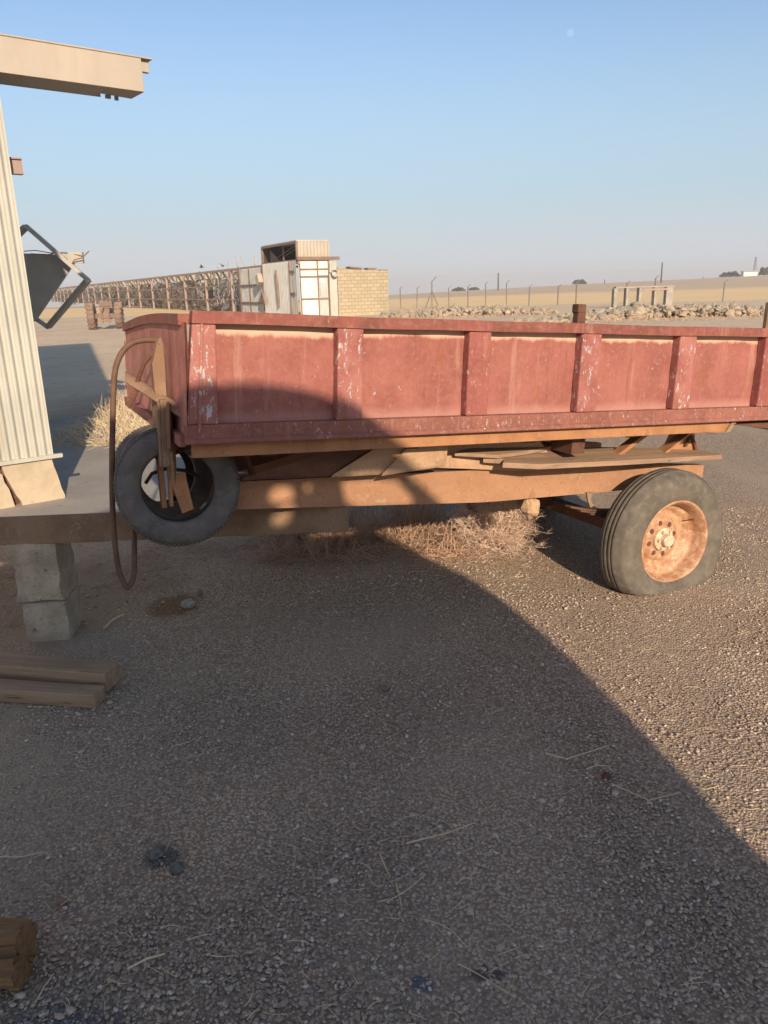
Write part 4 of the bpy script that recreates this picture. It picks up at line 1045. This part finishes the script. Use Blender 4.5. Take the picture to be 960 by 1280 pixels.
# concrete ruin
rp_ = at(806, 381, 48); ru = empty('concrete_ruin', (rp_.x, rp_.y, 0), R_(4)); tag(ru, 'row of bare grey concrete frames left of the rubble heap top', 'ruin')
s = 48 / 940
cx = lambda px: (px - 806) * s
for px, wd in ((769, 4), (783, 3), (799, 4), (817, 3), (834, 8)):
    MB().span(cx(px) - wd * s / 2, cx(px) + wd * s / 2, -.15, .25, 0, 1.15).build('pillar', 'concrete', ru, bevel=.02)
MB().span(cx(769), cx(840), -.16, .26, 1.16, 1.24).build('lintel', 'concrete', ru)
MB().span(cx(801), cx(832), -.20, -.17, .98, 1.10).build('lintel_edge', 'pink_steel', ru)

# ------------------------------------------------------------------ far trees and houses
def crown(name, px, py, Yd, wpx, hpx, label, seed):
    p = at(px, py, Yd); k = Yd / 940; r2 = random.Random(seed); mb = MB(); t = empty(name, (p.x, p.y, terrain(p.x, p.y) - .2)); W_ = wpx * k / 2; Hh = hpx * k
    for _ in range(420):
        a = r2.random() * 6.283; rr_ = math.sqrt(r2.random()); z = r2.random()
        q = Vector((math.cos(a) * rr_ * W_ * (1.05 - .5 * z), math.sin(a) * rr_ * W_ * .6, .4 + z * Hh * (.7 + .4 * noise.noise(Vector((a, 0, seed))))))
        s_ = r2.uniform(.25, .55); u = Vector((r2.gauss(0, 1), r2.gauss(0, 1), r2.gauss(0, 1))).normalized(); v = u.orthogonal().normalized()
        mb.add([q + u * s_, q + v * s_ * .7, q - u * s_, q - v * s_ * .7], [(0, 1, 2, 3)])
    mb.build('crown', 'tree_far', t); MB().tube([Vector((0, 0, 0)), Vector((.1, 0, Hh * .5))], [.2, .1], 6).build('trunk', 'pole', t)
    return tag(t, label, 'tree')
crown('far_tree', 912, 347, 285, 26, 6, 'dark tree clump on the right skyline beside the pale house', 1)
crown('far_tree', 955, 343, 285, 14, 10, 'dark tree at the right edge of the skyline', 2)
crown('far_tree', 724, 357, 288, 18, 5, 'low bush on the skyline above the stake post', 3)
crown('far_tree', 573, 364, 290, 16, 3.5, 'tiny low bush on the skyline, the left one above the fence', 4)
crown('far_tree', 592, 363, 292, 14, 2.5, 'tiny low bush on the skyline, the right one above the fence', 5)
hp_ = at(936, 347.5, 280); hs_ = empty('far_house', (hp_.x, hp_.y, terrain(hp_.x, hp_.y) - .1)); tag(hs_, 'tiny pale house on the right skyline between dark trees', 'house')
MB().span(-2.4, 2.4, -1, 1, 0, 1.5).build('wall', 'sheet_white', hs_)
MB().prism([(-1.2, 1.5), (1.2, 1.5), (0, 2.0)], (-2.6, 0, 0), (0, 1, 0), (0, 0, 1), (1, 0, 0), 5.2).build('roof', 'sheet_grey', hs_)

# birds over the row
for i, (px, py, lb) in enumerate(((252, 334, 'small dark bird flying over the shed roof beam, the left of two'), (278.5, 332.5, 'small dark bird flying over the shed roof beam, the right of two'))):
    m_ = MB(); m_.lathe([(0, -.17), (.04, -.12), (.055, 0), (.04, .09), (.025, .15), (0, .19)], (0, 0, 0), (1, 0, .1), (0, 1, 0), 8)
    s_ = (1, -1)[i]
    for sy in (-1, 1):
        m_.add([(.06, sy * .03, .03), (.02, sy * .14, .14), (-.03, sy * .27, .19), (-.06, sy * .13, .09), (-.05, sy * .03, .02), (.0, sy * .12, .115)], [(0, 1, 5), (1, 2, 5), (2, 3, 5), (3, 4, 5), (4, 0, 5)])
    m_.add([(-.15, -.02, 0), (-.15, .02, 0), (-.27, .05, .01), (-.27, -.05, .01)], [(0, 1, 2, 3)])
    o = m_.build('flying_bird', 'bird'); o.location = at(px, py, 60); o.rotation_euler = (.1, 0, 1.2 if i else .4)
    tag(o, lb, 'bird', 'birds over the shed')

# faint day moon
g = NT('pale day moon'); em = g.n('ShaderNodeEmission'); em.inputs[0].default_value = (.8, .9, 1, 1); em.inputs[1].default_value = .028
trn = g.n('ShaderNodeBsdfTransparent'); ad = g.n('ShaderNodeAddShader'); g.l(em.outputs[0], ad.inputs[0]); g.l(trn.outputs[0], ad.inputs[1]); g.l(ad.outputs[0], g.out.inputs[0])
m_ = MB().grid(lambda u, v: (12 * math.sin(v * math.pi) * math.cos(u * 6.2832), 12 * math.sin(v * math.pi) * math.sin(u * 6.2832), 12 * math.cos(v * math.pi)), 24, 12)
o = m_.build('moon', g.m, smooth=True); o.location = at(713, 41, 3000); tag(o, 'faint pale moon high in the right of the sky', 'moon')

# ------------------------------------------------------------------ added shadow caster behind the camera, outline shaped to shade the yard
az = -R_(15); hdir = Vector((math.sin(az), math.cos(az), 0)); pdir = Vector((math.cos(az), -math.sin(az), 0)); S0 = -1.6
KZ = 1.6 * math.tan(R_(22)); LOW = .90 - KZ
outl = [(1.50, LOW), (1.50, .66), (1.522, .738), (1.555, .90), (1.575, 1.035), (1.585, 1.21), (1.565, 1.398), (1.51, 1.57), (1.39, 1.714), (1.31, 1.84), (1.18, 1.99), (1.02, 2.13), (.9, 2.22), (.824, 2.269), (.755, 2.336), (.688, 2.377), (.556, 2.429), (.46, 2.451), (.366, 2.464), (.245, 2.471), (.068, 2.455),
        (-.10, 2.43), (-.30, 2.44), (-.50, 2.45), (-.70, 2.40), (-.82, 2.32), (-.95, 2.18), (-1.08, 2.06), (-1.2, 1.98), (-1.40, 1.88), (-1.40, LOW)]
holes = [[(.358, 2.035), (.372, 2.08), (.41, 2.098), (.462, 2.088), (.468, 2.04), (.42, 2.021)], [(.378, 1.96), (.41, 2.003), (.468, 2.01), (.47, 1.955), (.43, 1.935), (.39, 1.937)],
         [(.53, 2.07), (.526, 2.085), (.534, 2.10), (.545, 2.097), (.547, 2.075), (.538, 2.067)], [(.70, 2.109), (.84, 2.111), (.97, 2.091), (1.05, 2.001), (1.05, 1.961), (.78, 1.961), (.715, 2.011)]]
outl = [(a, b + KZ) for a, b in outl]; holes = [[(a, b + KZ) for a, b in P] for P in holes]  # openings shaped to let spots of sun through the caster
cu = bpy.data.curves.new('c', 'CURVE'); cu.dimensions = '2D'; cu.fill_mode = 'BOTH'; cu.extrude = .003
for P in [outl] + holes:
    sp = cu.splines.new('POLY'); sp.points.add(len(P) - 1); sp.use_cyclic_u = True
    for i, (a, b) in enumerate(P): sp.points[i].co = (a, b, 0, 1)
co_ = bpy.data.objects.new('c', cu); COL.objects.link(co_)
me = bpy.data.meshes.new_from_object(co_.evaluated_get(bpy.context.evaluated_depsgraph_get())); bpy.data.objects.remove(co_)
me.materials.clear(); me.materials.append(M['black'])
o = bpy.data.objects.new('shadow_caster', me); COL.objects.link(o); q = hdir * S0
o.matrix_world = Matrix(((pdir.x, 0, hdir.x, q.x), (pdir.y, 0, hdir.y, q.y), (0, 1, 0, 0), (0, 0, 0, 1)))
for u_ in (1.3, .1, -1.2):  # legs holding up the added caster
    q2 = hdir * (S0 - .04) + pdir * u_
    ps = MB().tube([q2 + Vector((0, 0, -.05)), q2 + Vector((0, 0, 1.4))], .025, 10).build('support_post', 'pole')
    ps.parent = o; ps.matrix_parent_inverse = o.matrix_world.inverted()
tag(o, 'unseen added shadow caster standing behind the camera, its shadow across the gravel', 'shadow caster')

# ------------------------------------------------------------------ dusty air
mb = MB().span(-960, 960, -60, 1660, -60, 16)
g = NT('dusty air'); g.t.nodes.remove(g.b); pv = g.n('ShaderNodeVolumePrincipled'); pv.inputs['Color'].default_value = (.92, .90, .88, 1)
pv.inputs['Density'].default_value = .0009; pv.inputs['Anisotropy'].default_value = 0; g.l(pv.outputs[0], g.out.inputs['Volume'])
tag(mb.build('haze', g.m), 'thin pale dusty haze over the fields', kind='stuff')
